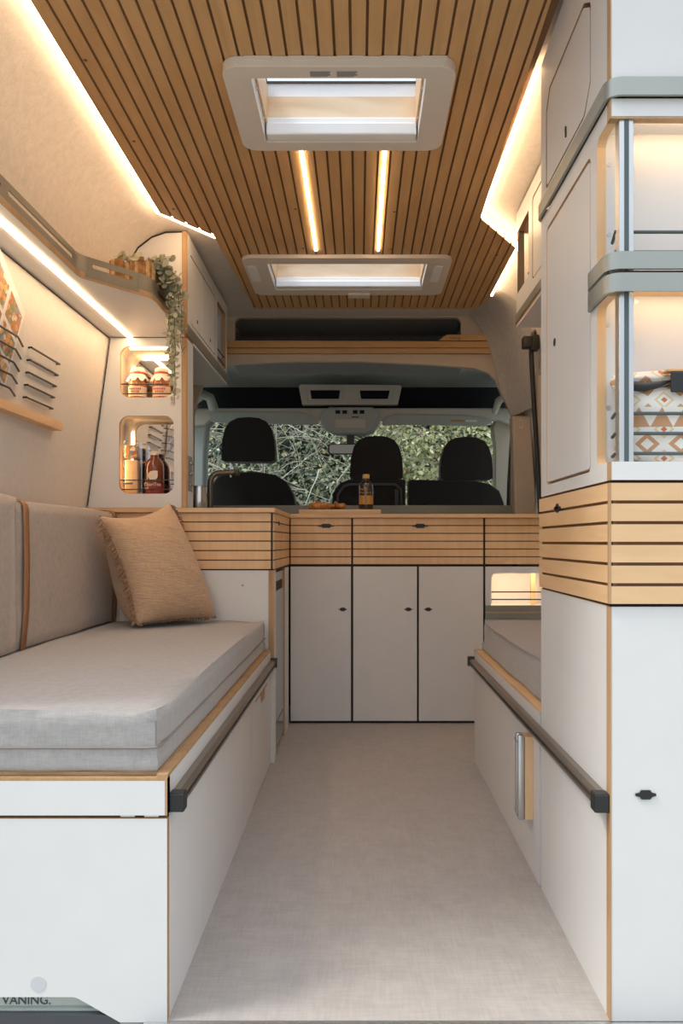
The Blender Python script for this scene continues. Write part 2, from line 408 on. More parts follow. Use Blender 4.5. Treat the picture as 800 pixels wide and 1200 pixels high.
# cream felt lining panels on the left wall between sofa and shelf
wl = lambda z: -.908-.1327*(1.538-z)
pn = MB(); pn.faces([[(wl(.80)+.004, 1.25, .80), (wl(.80)+.004, 2.772, .80), (wl(1.534)+.004, 2.772, 1.534), (wl(1.534)+.004, 1.25, 1.534)]])
struct('wall_panel_left', pn, 'felt_panel')
struct('trim_3', MB().tube([(wl(.92)+.010, 2.770, .93), (wl(1.532)+.010, 2.770, 1.534)], .0017, 6).tube([(wl(1.532)+.008, 1.25, 1.534), (wl(1.532)+.008, 2.772, 1.534)], .0017, 6), 'gap')

# slatted ceiling board with two hatch cut-outs
cl = MB(); pitch = .0362; gw = .0064
def y_start(x):
    if x < -.663: return 1.2
    return 1.2
def span(x):
    lo, hi = 1.2, 3.63
    if x < -.4995: hi = 2.571+(x+.668)/(.174)*.226        # near part is wider on the left, cut off on a slant
    if x > .408: lo = 2.605+(x-.408)/.168*.256
    if x > .50: hi = 3.63-(.085-math.sqrt(max(0, .085**2-max(0, x-.50)**2)))*1.7
    return lo, hi
x = -.668
while x < .584:
    xa, xb = x, min(x+pitch-gw, .585)
    (la, ha), (lb, hb) = span(xa), span(xb)
    segs = [(la, ha, lb, hb)]
    for (h0, h1, g0, g1) in (HA, HB):
        if xb > h0-.012 and xa < h1+.012:
            s_ = segs.pop(); segs += [(s_[0], g0-.012, s_[2], g0-.012), (g1+.012, s_[1], g1+.012, s_[3])]
    for (a0, a1, b0, b1) in segs:
        cl.prism([(xa, a0), (xb, b0), (xb, b1), (xa, a1)], 'Z', ZC, ZC+.007)
    x += pitch
back = [(-.668, 1.2), (.408, 1.2), (.408, 2.605), (.584, 2.865), (.584, 3.50), (.57, 3.58), (.53, 3.618), (.50, 3.626), (-.4995, 3.626), (-.4995, 2.792), (-.668, 2.571)]
cl.plate('Z', back, [rect(*HA, .012), rect(*HB, .012)], ZC+.006, ZC+.014, 1)
ceiling = struct('ceiling', cl, ['ceil_wood', 'groove'])
sc = MB()
for px, py in ((100, 70.5), (157, 165.5), (203, 245), (346, 245), (462, 248), (355, 291), (458, 292), (582, 299)):
    Y = F*1.1/(CY-py); sc.lathe([(.0045, -.0005), (.0045, .001)], ((px-CX)*Y/F, Y, ZC-.0005), 10)
struct('screw_cap', sc, 'groove', ceiling)
# LED strips along the board edges and on the board
def led_path(pts, mat, name, label, w=.009, h=.010, z=ZC+.016):
    b = MB(); b.sweep([Vector((p[0], p[1], z)) for p in pts], [(-w/2, -h/2), (w/2, -h/2), (w/2, h/2), (-w/2, h/2)])
    return b.build(name, mat, label=label, cat='light strip')
led_path([(-.676, 1.22), (-.676, 2.572), (-.508, 2.802)], 'led_edge', 'led_strip', 'long warm light strip along left edge of the slatted ceiling', z=ZC+.006)
led_path([(.416, 1.80), (.416, 2.602), (.592, 2.862), (.592, 3.44)], 'led_edge', 'led_strip', 'warm light strip along right stepped edge of the slatted ceiling', z=ZC+.006)
for X0, lab in ((-.163, 'left of the two thin warm light strips between the roof hatches'), (.0705, 'right of the two thin warm light strips between the roof hatches')):
    t = top('ceiling_light', lab, 'light strip', (X0, 2.5, ZC-.004))
    MB().box(X0-.0043, X0+.0043, 2.125, 2.66, ZC-.004, ZC+.002).box(X0-.0043, X0+.0043, 2.664, 2.895, ZC-.004, ZC+.002).build('light_diffuser', 'led_soft', t)
    MB().box(X0-.0058, X0+.0058, 2.12, 2.90, ZC-.0008, ZC+.003).build('light_housing', 'ply_x', t)

# ------------------------------------------------------------------ roof hatches
def hatch(label, inner, outer, drop, zs, extra):
    cx, cy = (inner[0]+inner[1])/2, (inner[2]+inner[3])/2
    t = top('roof_hatch', label, 'roof hatch', (cx, cy, ZC-drop))
    x0, x1, y0, y1 = inner
    MB().plate('Z', rr(outer[0], outer[2], outer[1], outer[3], .04), [rr(x0, y0, x1, y1, .006, 3)], ZC-drop, ZC-.0005).build('frame', 'hatch', t, bev=.006, smooth=40)
    top_z = 2.033 if drop > .02 else 2.05
    MB().plate('Z', rect(x0, x1, y0, y1, .008), [rect(x0, x1, y0, y1)], ZC-.004, top_z).build('shaft_lining', 'blind', t)
    MB().box(x0+.001, x1-.001, y1-.008, y1-.001, zs[0], zs[1]).build('plywood_lining', 'pale_ply', t)
    for xx in (x0+.001, x1-.006):
        MB().box(xx, xx+.005, y0+.03, y1-.01, zs[0]-.02, top_z-.02).build('side_lining', 'ply', t)
    MB().box(x0+.004, x1-.004, y1-.034, y1-.002, ZC-drop+.004, zs[0]-.020, bev=.004).box(x0+.004, x1-.004, y1-.022, y1-.002, zs[0]-.018, zs[0]-.001, bev=.003).build('blind_cassette', 'blind', t)
    MB().plate('Z', rect(x0, x1, y0, y1, .012), [rect(x0+.004, x1-.004, y0+.004, y1-.004)], top_z, top_z+.005).build('gasket', 'rail_dark', t)
    MB().box(x0-.01, x1+.01, y0-.01, y1+.01, top_z+.005, top_z+.009).build('glass_pane', 'acrylic', t)
    extra(t); return t
def exA(t):
    b = MB(); random.seed(3)
    for k, X0 in enumerate((-.1135, -.052)):
        for r in range(6):
            Y0 = 1.7545+r*.0034
            b.box(X0, X0+.047-(.012*random.random() if r in (2, 5) else 0), Y0, Y0+.0022, ZC-.0258, ZC-.0249)
    b.build('printed_notice', 'ink_grey', t)
    for X0 in (-.23, -.13, -.02, .08, .17): MB().box(X0-.03, X0+.03, 1.7355, 1.742, ZC-.010, ZC-.001).build('clip', 'hatch', t)
    for xx in (-.249, .150):
        for yy in (1.86, 1.99): MB().lathe([(.004, 0), (.004, .003)], (xx, yy, ZC-.002), 8, axis='X').build('screw', 'alu', t)
hatch('smaller white roof hatch nearest the viewer with a printed notice on its rim', HA, (-.316, .222, 1.737, 2.112), .025, (1.932, 1.994), exA)
def exB(t):
    MB().box(-.05, .045, 3.345, 3.40, ZC-.024, ZC-.014, bev=.004).build('handle', 'hatch', t)
    for xx in (-.425, .31): MB().plate('Z', rr(xx-.018, 3.02, xx+.018, 3.20, .01), [], ZC-.0175, ZC-.014).build('rim_recess', 'blind', t)
hatch('wider white roof hatch at the front end of the ceiling above the cab opening', HB, (-.455, .358, 2.937, 3.379), .015, (1.935, 2.005), exB)

# ------------------------------------------------------------------ front bulkhead with cab opening and overhead pocket
YB = 3.87
outer = [XZ(px, py, YB) for px, py in ((180, 700), (180, 350), (640, 350), (640, 700), (600, 700), (599, 485), (592, 470), (587, 461), (581, 446), (572, 437), (555, 431), (500, 427), (420, 423.5), (350, 423.5), (280, 426), (262, 428.5), (248, 436), (238, 450), (231, 468), (227, 485), (225, 700))]
p0 = XZ(275, 412, YB); p1 = XZ(540, 372, YB)
struct('wall_front', MB().plate('Y', outer, [rr(p0[0], p0[1], p1[0], p1[1], .03)], YB, YB+.03), 'header')
struct('trim_4', MB().plate('Y', rect(p0[0]-.04, p1[0]+.04, p0[1]-.02, p1[1]+.03), [rect(p0[0]-.03, p1[0]+.03, p0[1]-.01, p1[1]+.02)], YB+.031, YB+.42).box(p0[0]-.04, p1[0]+.04, YB+.42, YB+.43, p0[1]-.02, p1[1]+.03), 'felt_dark')
t = top('overhead_shelf', 'wooden shelf lip of grooved boards spanning above the cab opening', 'shelf', tuple(P(420, 414, YB-.02)))
b = MB(); Y0 = YB-.018
q = lambda px, py: XZ(px, py, Y0)
b.plate('Y', [q(262, 414), q(574.5, 414), q(573, 408.6), q(262, 408.6)], [], Y0-.004, Y0+.012)
b.plate('Y', [q(262, 407.6), q(572.7, 407.6), q(571, 400.4), q(262, 399.2)], [], Y0-.004, Y0+.012)
b.plate('Y', [q(514, 399.2), q(570.7, 399.2), q(568, 392.3), q(523, 392.3)], [], Y0-.004, Y0+.012)
b.build('slat_board', 'header_wood', t)
MB().plate('Y', [q(262, 414), q(574, 414), q(568, 393), q(524, 393), q(513, 399.6), q(262, 399.6)], [], Y0+.0125, Y0+.016).build('backing_board', 'groove', t)
o = lettering('lettering', 'vaning', .022, 'groove', t, (q(526, 397.6)[0], Y0-.0045, q(526, 397.6)[1]))

# felt clad pillar on the right, blending from the bulkhead back to the side wall
inner_c = [(538, 363), (556, 374), (565, 387), (574, 408), (581, 435), (587, 460), (594, 474), (600, 487)]
ic = [P(px, py, 3.85) for px, py in inner_c]
def wall_x(z):
    for (xa, za), (xb, zb) in zip(PRT, PRT[1:]):
        if za <= z <= zb: return xa+(xb-xa)*(z-za)/(zb-za)
    return PRT[-1][0]
b = MB()
def fel(u, v):
    k = v*(len(ic)-1); i = min(int(k), len(ic)-2); a = ic[i].lerp(ic[i+1], k-i)
    e = Vector((wall_x(a.z)-.004, 3.42, a.z)); m = Vector((a.x+(e.x-a.x)*.62, 3.80, a.z))
    return a*(1-u)**2+m*2*u*(1-u)+e*u*u
b.grid(fel, 10, 24); struct('wall_pillar_right', b, 'felt_grey', smooth=60)
b = MB(); q = lambda px, py: XZ(px, py, 3.76)
b.plate('Y', [q(600, 487), q(621, 487), q(634, 700), q(606, 700)], [], 3.76, 3.84)
tp = struct('trim_5', b, 'beige', bev=.008)
b = MB(); c = q(610.5, 497); b.plate('Y', rr(c[0]-.010, c[1]-.022, c[0]+.010, c[1]+.022, .009), [rr(c[0]-.006, c[1]-.012, c[0]+.006, c[1]+.016, .005)], 3.756, 3.7605)
struct('belt_adjuster', b, 'console', tp)
# sliding door inner panel, seal and latch
b = MB(); b.box(.795, .90, 3.43, 3.47, .90, 1.55, bev=.01); struct('door_1', b, 'beige', smooth=40)
t = top('door_seal', 'black rubber seal strip running down the sliding door edge beside the felt pillar', 'seal', tuple(P(632, 600, 3.38)))
pts = [P(a, b_, 3.38) for a, b_ in ((640, 384), (631, 386), (625, 391), (622, 402), (623, 430), (626, 480), (629.5, 540), (633, 606))]
MB().tube(pts, .011, 8).build('seal_strip', 'black', t, smooth=50)
c = P(617.5, 402, 3.36); MB().box(c.x-.022, c.x+.018, 3.33, 3.38, c.z-.025, c.z+.025, bev=.006).box(c.x+.012, c.x+.05, 3.34, 3.38, c.z-.035, c.z+.035, bev=.008).build('latch_block', 'black', t, smooth=40)

# ------------------------------------------------------------------ the cab
b = MB(); zr = lambda y: 1.80+(.055*math.sin((y-3.9)/1.0*1.4))-.13*max(0, (y-4.2))**1.2
b.grid(lambda u, v: Vector((-1.10+2.1*u, 3.9+.95*v, zr(3.9+.95*v))), 8, 12); struct('trim_6', b, 'cab_roof', smooth=60)
YC = 4.55
q = lambda px, py, Y=YC: XZ(px, py, Y)
b = MB()  # beam over the windscreen with visor bays
beam = [q(222, 478), (q(600, 478)[0], q(600, 478)[1]), q(606, 470), q(606, 500), q(584, 492), q(446, 492), q(438, 497), q(384, 497), q(374, 492), q(246, 492), q(240, 497), q(215, 500), q(215, 468)]
b.plate('Y', beam, [], YC, YC+.06); struct('trim_7', b, 'console', bev=.01)
struct('trim_8', MB().box(-1.15, 1.05, YC+.30, YC+.32, 1.575, 1.9).box(-1.15, 1.05, YC+.05, YC+.32, 1.575, 1.585), 'cab_dark')
t = top('overhead_console', 'grey cab roof console with two open trays and switch panel above the mirror', 'console', tuple(P(411, 512, YC-.06)))
h1 = [q(361, 470), q(401, 470), q(403, 455.5), q(359, 455.5)]; h2 = [q(419, 470), q(458, 470), q(461, 456), q(417, 456)]
MB().plate('Y', [q(354, 474.5), q(466, 474.5), q(470.5, 453.5), q(469, 451.5), q(352, 450.8), q(350, 453)], [h1, h2], YC-.01, YC+.05).build('tray_panel', 'console', t, bev=.004)
for hh, nm in ((h1, 'tray'), (h2, 'tray')):
    cxm = sum(p[0] for p in hh)/4; czm = sum(p[1] for p in hh)/4
    ins = [(cxm+(p[0]-cxm)*.80, czm+(p[1]-czm)*.72) for p in hh]
    MB().plate('Y', hh, [ins], YC-.014, YC+.0).build('tray_rim', 'console', t)
    MB().plate('Y', [(cxm+(p[0]-cxm)*1.05, czm+(p[1]-czm)*1.1) for p in hh], [], YC+.051, YC+.055).build('tray_bottom', 'cab_dark', t)
MB().plate('Y', [q(375, 489), q(378, 482), q(386, 478.5), q(436, 478.5), q(444, 483), q(446, 490), q(444, 499), q(438, 507), q(428, 510.5), q(394, 510), q(383, 505), q(376, 498)], [], YC-.05, YC+.04).build('switch_panel', 'cab_grey', t, bev=.014, smooth=50)
MB().plate('Y', rr(*q(393, 503), *q(428, 493), .012), [], YC-.054, YC-.049).build('lamp_lens', 'console', t)
for px in (396, 404, 416, 424): MB().plate('Y', [q(px-2.7, 486.5), q(px+2.7, 486.5), q(px+2.7, 482.5), q(px-2.7, 482.5)], [], YC-.055, YC-.049).build('button', 'cab_dark', t)
MB().plate('Y', [q(412, 491), q(420, 491), q(420, 489.8), q(412, 489.8)], [], YC-.055, YC-.049).build('indicator', 'red_label', t)
t = top('rear_view_mirror', 'rear view mirror hanging under the cab roof console', 'mirror', tuple(P(400, 533, YC+.02)))
MB().plate('Y', rr(*q(384, 532.5), *q(424, 520.5), .018), [], YC-.01, YC+.02).build('mirror_housing', 'black', t, bev=.006)
MB().plate('Y', rr(*q(386, 531.5), *q(422, 521.5), .014), [], YC-.0115, YC-.0095).build('mirror_glass', 'mirror_dim', t)
MB().box(*(lambda a, c: (a[0], c[0], YC, YC+.03, a[1], c[1]))(q(406, 521), q(415, 508)), bev=.004).build('stem', 'black', t)
for pts, lab in (([(245, 486), (252, 483), (350, 483), (364, 486), (373, 494), (374, 497.5), (352, 498), (258, 496), (247, 494)], 'folded sun visor above the left part of the windscreen'),
                 ([(447, 496), (452, 489), (463, 485), (545, 487), (572, 491), (577, 495), (568, 500), (470, 498), (448, 499)], 'folded sun visor above the right part of the windscreen')):
    v = MB().plate('Y', [q(*p) for p in pts], [], YC-.016, YC-.001).build('sun_visor', 'cab_grey', label=lab, cat='sun visor', bev=.006)
    if 'right' in lab:
        MB().plate('Y', [q(527, 494.5), q(544, 494.8), q(544, 492.6), q(527, 492.2)], [], YC-.0175, YC-.0155).build('warning_label', 'gold_label', v)
        MB().plate('Y', [q(545, 494.8), q(558, 495), q(558, 493), q(545, 492.6)], [], YC-.0175, YC-.0155).build('warning_label', 'paper', v)
# pillars beside the windscreen
def pillar(pts, Y, d, nm, mt='cab_grey'): return struct(nm, MB().plate('Y', [XZ(a, c, Y) for a, c in pts], [], Y, Y+d), mt, bev=.02, smooth=60)
pillar([(579.5, 700), (580, 520), (577, 499), (582, 488), (599, 470), (606, 480), (602, 540), (599, 700)], 4.62, .10, 'trim_9', 'beige')
pillar([(239, 700), (241, 530), (243, 500), (248, 494), (240, 480), (226, 470), (216, 480), (216, 700)], 4.62, .10, 'trim_10')
struct('trim_11', MB().tube([P(603, 480, 4.3), P(600, 520, 4.3), P(597, 570, 4.3), P(596, 620, 4.3)], .016, 8), 'black', smooth=60)
t = struct('window_1', MB().box(-1.0, .93, 5.34, 5.40, .80, .94), 'cab_dark')
b = MB(); b.faces([[(-.99, 4.70, 1.60), (.90, 4.70, 1.60), (.93, 5.36, .86), (-1.02, 5.36, .86)]]); struct('glass_pane', b, 'windscreen', t)
for nm, X0 in (('window_2', -1.02), ('window_3', .92)):
    t = struct(nm, MB().box(X0, X0+.02, 3.9, 5.34, .3, 1.0).box(X0, X0+.02, 3.9, 4.7, 1.56, 1.86), 'cab_grey')
    struct('glass_pane', MB().faces([[(X0+.01, 3.9, 1.0), (X0+.01, 5.30, 1.0), (X0+.01, 4.72, 1.57), (X0+.01, 3.9, 1.57)]]), 'windscreen', t)
struct('trim_12', MB().box(-1.0, .92, 4.95, 5.34, .45, .90, bev=.05, seg=3), 'cab_dark')
# grip handle on the left cab pillar
MB().tube([P(229, 468, 4.5), P(237, 462, 4.45), P(246, 466, 4.45), P(250, 478, 4.5)], [.03, .03, .028, .03], 10).build('grab_handle', 'cab_grey', label='grey moulded grab handle at the top of the left cab pillar', cat='handle', smooth=60)
MB().tube([P(579, 484, 4.5), P(584, 470, 4.46), P(592, 464, 4.44), P(604, 463, 4.44)], [.016, .022, .024, .024], 10).build('grab_handle', 'console', label='grey moulded grab handle at the top of the right cab pillar', cat='handle', smooth=60)

# seats
def soft(parent, nm, pts, Y, d, bev, mt='seat'):
    b = MB(); b.plate('Y', [XZ(a, c, Y) for a, c in pts], [], Y, Y+d)
    return b.build(nm, mt, parent, bev=bev, smooth=60)
def head(parent, x0, x1, y0, y1, Y):
    w = (x1-x0)/2; cx = (x0+x1)/2; h = y1-y0
    pts = [(cx-w, y1-2), (cx-w, y1-.25*h), (cx-w*.97, y1-.5*h), (cx-w*.86, y0+.25*h), (cx-w*.68, y0+.10*h), (cx-w*.4, y0+.02*h), (cx, y0), (cx+w*.4, y0+.02*h), (cx+w*.68, y0+.10*h), (cx+w*.86, y0+.25*h), (cx+w*.97, y1-.5*h), (cx+w, y1-.25*h), (cx+w, y1-2), (cx+w*.85, y1), (cx-w*.85, y1)]
    return soft(parent, 'headrest', pts, Y, .11, .025)
YS = 4.16
t = top('driver_seat', 'black cloth driver seat with raised headrest on chrome posts', 'seat', (P(294, 600, YS).x, YS, 0))
head(t, 259, 322, 488.5, 541, YS)
for px in (270.5, 308.5): MB().tube([P(px, 538, YS+.05), P(px, 560, YS+.05)], .006, 8).build('headrest_post', 'chrome', t)
soft(t, 'backrest', [(238, 730), (242, 590), (246, 570), (254, 558), (268, 553.5), (300, 552.5), (322, 556), (335, 564), (343, 578), (348, 600), (350, 730)], YS, .14, .03)
MB().box(P(240, 0, YS).x, P(348, 0, YS).x, YS+.1, YS+.60, .0, .50, bev=.04).build('seat_base', 'seat', t, smooth=60)
YS = 4.2
t = top('passenger_bench', 'black double passenger seat with two low headrests', 'seat', (P(490, 600, YS).x, YS, 0))
head(t, 410, 472, 510.5, 562, YS); head(t, 516, 577.5, 511.5, 562.5, YS)
soft(t, 'backrest', [(386, 730), (388.5, 600), (389.5, 578), (398, 566), (408, 562), (475, 561.5), (476, 730)], YS, .13, .012)
MB().plate('Y', [XZ(a, c, YS-.012) for a, c in ((394, 600), (394, 580), (401, 569), (409, 566), (463, 566), (471, 572), (472, 600))], [[XZ(a, c, YS-.012) for a, c in ((397, 599), (397, 581), (403, 571.5), (410, 569), (462, 569), (468.5, 574), (469, 599))]], YS-.012, YS+.002).build('table_panel', 'black', t)
MB().plate('Y', [XZ(a, c, YS-.012) for a, c in ((462, 600), (462.5, 573), (467, 575), (467, 600))], [], YS-.014, YS+.002).build('table_hinge', 'black', t)
soft(t, 'backrest', [(478, 730), (478.5, 563.5), (482, 562), (555, 563), (574, 567), (585, 575), (590, 588), (594, 610), (595, 730)], YS, .13, .02)
MB().box(P(388, 0, YS).x, P(593, 0, YS).x, YS+.1, YS+.60, .0, .50, bev=.04).build('seat_base', 'seat', t, smooth=60)

# ------------------------------------------------------------------ sofa bench on the left
t = top('sofa_bench', 'white laminate sofa bench with plywood edges along the left side', 'bench', (-.66, 2.02, 0))
XW = -.985; YE = 2.772; ZS = .412
fr = [(XW, .0), (-.62, .0), (-.575, .0), (-.485, .037), (-.478, .04), (XW, .04)]
MB().plate('Y', [(XW, .040), (-.478, .040), (-.470, .038), (-.40, -.002), (XL-.001, -.002), (XL-.001, .338), (XW, .338)], [], YN, YN+.016, 0, 1).build('front_panel', ['white', 'edge'], t)
MB().box(XW, XL, YN-.002, YN+.016, .344, ZS-.0105, 0).box(XW, XL, YN-.002, YN+.016, ZS-.0105, ZS-.006, 1).box(XL-.004, XL, YN-.0025, YN+.016, .344, ZS-.006, 1).build('front_fascia', ['white', 'edge'], t)
MB().box(XL-.018, XL, YN+.016, YE, .372, ZS-.006, 0).box(XL-.018, XL, YN-.002, YE, ZS-.006, ZS, 1).build('side_fascia', ['white', 'edge'], t)
MB().box(XL-.018, XL, YN+.016, 2.318, .0, .340).build('side_panel', 'white', t)
MB().box(XL-.015, XL-.001, YN+.016, YE, .338, .374).build('rail_board', 'white', t)
d = MB(); d.plate('X', [(2.322, .004), (YE-.004, .004), (YE-.004, .335), (2.50, .335), (2.50, .285), (2.50, .335), (2.322, .335)][:3]+[(YE-.004, .335), (2.322, .335)], [], XL-.018, XL)
dd = d.build('drawer_front', 'white', t)
MB().plate('X', [(2.36, .305), (2.66, .305), (2.66, .311), (2.36, .311)], [], XL-.001, XL+.0006).plate('X', [(2.50, .275), (2.58, .275), (2.60, .305), (2.48, .305)], [], XL-.001, XL+.0006).build('finger_notch', 'edge', dd)
MB().box(XL-.030, XL-.019, YN+.017, YE, .0, .37).box(XW+.01, XL-.02, YN+.018, YN+.03, .06, .36).build('carcass', 'gap', t)
MB().box(XW, XL-.018, YN+.018, YE, .394, ZS-.001).build('seat_board', 'ply_y', t)
for k, xx in enumerate((-.40, -.36)): MB().box(xx, xx+.024, YN+.004, YN+.014, .339, .343).build('hinge', 'alu', t)
MB().lathe([(.0, 0), (.013, 0), (.013, .0008), (.0, .0008)], P(45, 1153, YN)-Vector((0, .0009, 0)), 20, axis='Y').build('magnet_spot', 'spot', t)
t2 = top('floor_drawer', 'pale green metal drawer front with dark letters at the sofa bench foot', 'drawer', (-.73, YN+.03, -.0))
MB().box(XW, -.42, YN+.018, YN+.05, .0135, .0395, bev=.002).box(XW, -.42, YN+.012, YN+.05, .0098, .014).build('drawer_front', 'sill', t2)
MB().box(XW, -.40, YN+.001, YN+.05, -.034, .0094).build('drawer_base', 'fridge_dark', t2)
lettering('lettering', 'VANING.', .0205, 'ink', t2, (P(2.5, 1181.5, YN+.0175).x-.0, YN+.0172, .0180))
# mounting rails
def rail(X0, s, y0, y1, lab):
    t = top('mounting_rail', lab, 'rail', (X0, (y0+y1)/2, .348))
    z0 = .348
    prof = [(0, .001), (.016, .001), (.019, .003), (.019, .0085), (.010, .0095), (.010, .0155), (.019, .0165), (.019, .022), (.012, .026), (0, .026)]
    poly = [(X0+s*a, z0+c) for a, c in prof]
    MB().prism(poly, 'Y', y0+.02, y1).build('rail_profile', 'rail', t)
    MB().box(*sorted((X0+s*.009, X0+s*.0125)), y0+.021, y1-.001, z0+.0097, z0+.0153).build('rail_slot', 'rail_dark', t)
    MB().box(*sorted((X0, X0+s*.026)), y0-.005, y0+.022, z0-.002, z0+.030, bev=.003).build('end_cap', 'black', t)
    MB().box(*sorted((X0, X0+s*.024)), y1-.004, y1+.012, z0-.001, z0+.034, bev=.002).build('end_cap', 'rail_dark', t)
rail(XL, 1, YN+.01, YE-.01, 'dark metal rail along the aisle side of the left sofa bench')
rail(XR, -1, YN+.006, 2.80, 'dark metal rail along the right bench and tall cabinet side')

# seat cushion
t = top('seat_cushion', 'long grey upholstered seat cushion on the left sofa bench', 'cushion', (-.66, 2.03, ZS))
cushion_mb(-.975, -.337, YN+.006, YE-.006, ZS+.0005, .512, .016, .012, 14, .0022, 1).build('padded_block', 'fabric', t, smooth=80)
zsm = .455
MB().tube([(-.975, YN+.0055, zsm), (-.353, YN+.0055, zsm), (-.342, YN+.0095, zsm), (-.3368, YN+.021, zsm), (-.3368, YE-.02, zsm)], .0022, 6).build('piping', 'piping', t)
MB().tube([(-.3425, YN+.0105, zsm), (-.3425, YN+.0105, .499)], .0016, 6).build('corner_seam', 'piping', t)
# back cushions with leather straps
for (y0, y1, x1, strap, lab, zt) in ((1.25, 1.948, -.866, None, 'taupe back cushion nearest the viewer at the left edge', .918), (1.958, 2.755, -.872, (2.0, 2.735), 'taupe back cushion with two tan leather straps behind the sofa seat', .906)):
    t = top('back_cushion', lab, 'cushion', (-.92, (y0+y1)/2, .5))
    cushion_mb(-.972, x1, y0, y1, .521, zt, .016, .006, 12, .0022, y0).build('padded_block', 'fabric_back', t, smooth=80)
    if strap:
        for ys in strap:
            tz = zt+.005
            path = [(x1+.004, ys-.018, .523), (x1+.007, ys-.004, .62), (x1+.007, ys, .75), (x1+.004, ys, zt-.022), (x1+.001, ys, zt-.008), (x1-.008, ys, zt+.002), (x1-.025, ys, tz), (-.95, ys, tz)]
            vs = []
            b = MB(); bm = b.bm
            for p in path:
                vs.append([bm.verts.new((p[0], p[1]-.015, p[2])), bm.verts.new((p[0], p[1]+.015, p[2]))])
            for a, c in zip(vs, vs[1:]): bm.faces.new((a[0], a[1], c[1], c[0]))
            o = b.build('leather_strap', 'leather', t, smooth=80); s_ = o.modifiers.new('thickness', 'SOLIDIFY'); s_.thickness = .003; s_.offset = 0

# throw pillow with fringe
t = top('throw_pillow', 'caramel muslin throw pillow with fringed edge leaning in the sofa corner', 'pillow', (-.66, 2.58, .515))
BL, BR, TR, TL = Vector((-.712, 2.455, .535)), Vector((-.505, 2.715, .530)), Vector((-.672, 2.715, .938)), Vector((-.838, 2.47, .885))
nrm = (BR-BL).cross(TL-BL).normalized(); nrm = -nrm if nrm.y > 0 else nrm
from mathutils import noise as NZ
def pil(side):
    def fn(u, v):
        a = BL.lerp(BR, u); c = TL.lerp(TR, u); p = a.lerp(c, v)
        e = (1-abs(2*u-1)**2.4)*(1-abs(2*v-1)**2.4); tck = (.085 if side > 0 else .115+.10*(1-v))*max(0, e)**.5
        pinch = 1-.07*(1-abs(2*v-1)**2)*abs(2*u-1)**6
        mid = (BL+BR+TL+TR)/4; q_ = mid+(p-mid)
        if side > 0: q_ += (BL-BR)*0
        edge_in = (1-abs(2*v-1)**2)*(.022*(1-u)**4-.004*u**4)+0
        q_ += (BR-BL).normalized()*edge_in
        q_ += (TL-BL).normalized()*((1-abs(2*u-1)**2)*(.008*(1-v)**4-.030*v**4))
        wr = NZ.noise(Vector((p.x*9, p.z*38+u*6, p.y*4)))*.004*max(0, e)**.3
        return q_+nrm*side*(tck+wr)
    return fn
b = MB(); b.grid(pil(1), 40, 40); b.grid(pil(-1), 40, 40)
bmesh.ops.remove_doubles(b.bm, verts=b.bm.verts[:], dist=.0008); bmesh.ops.recalc_face_normals(b.bm, faces=b.bm.faces[:])
b.build('pillow_cover', 'linen', t, smooth=85)
random.seed(11); b = MB()
fA = pil(1)
def edge_pts():
    for i in range(46): yield fA(0.0, .03+i/46*.95), -1, i
    for i in range(10): yield fA(1.0, .80+i/10*.2), 1, i
    for i in range(24): yield fA(.02+i/24*.9, 0.0), 0, i
last_s = -1
for p, s_, i in edge_pts():
    if s_ != last_s: b.build('fringe', 'fringe', t, smooth=80); b = MB(); last_s = s_
    for k in range(2):
        L = (.020+.014*random.random()) if s_ else .012; ax = (BR-BL).normalized()*s_ if s_ else Vector((0, -.6, -.25)); dn = Vector((random.uniform(-.4, .4), random.uniform(-.4, .2), -.75+random.uniform(-.3, .3)))
        d1 = (ax*.9+dn*.6+nrm*random.uniform(0, .8)).normalized()
        m_ = p+d1*L*.6+nrm*random.uniform(-.004, .007); e_ = p+d1*L*(.9 if s_ else .5)+Vector((0, 0, -.004)) if s_ else p+d1*L*.6
        b.tube([p, m_, e_], [.0028, .0026, .0016], 5)
b.build('fringe', 'fringe', t, smooth=80)

# ------------------------------------------------------------------ left wall: shelf, rods, ledge, card
sh = top('wall_shelf', 'white wall shelf with slotted bronze metal guard rail above the sofa', 'shelf', (-.83, 2.0, 1.538))
ed = [(-.905, 1.22), (-.782, 1.22), (-.782, 2.12), (-.779, 2.142), (-.770, 2.160), (-.645, 2.312), (-.633, 2.332), (-.627, 2.36), (-.627, 2.765), (-.905, 2.765)]
MB().plate('Z', ed, [], 1.538, 1.5445, 0, 1).plate('Z', ed, [], 1.5445, 1.556, 1, 1).build('shelf_board', ['white', 'edge'], sh)
gp = [Vector((-.784, 1.22, 0)), Vector((-.784, 2.115, 0))]+bez((-.784, 2.115, 0), (-.784, 2.143, 0), (-.767, 2.164, 0), 5)[1:]+bez((-.660, 2.294, 0), (-.633, 2.326, 0), (-.631, 2.37, 0), 5)+[Vector((-.631, 2.69, 0))]
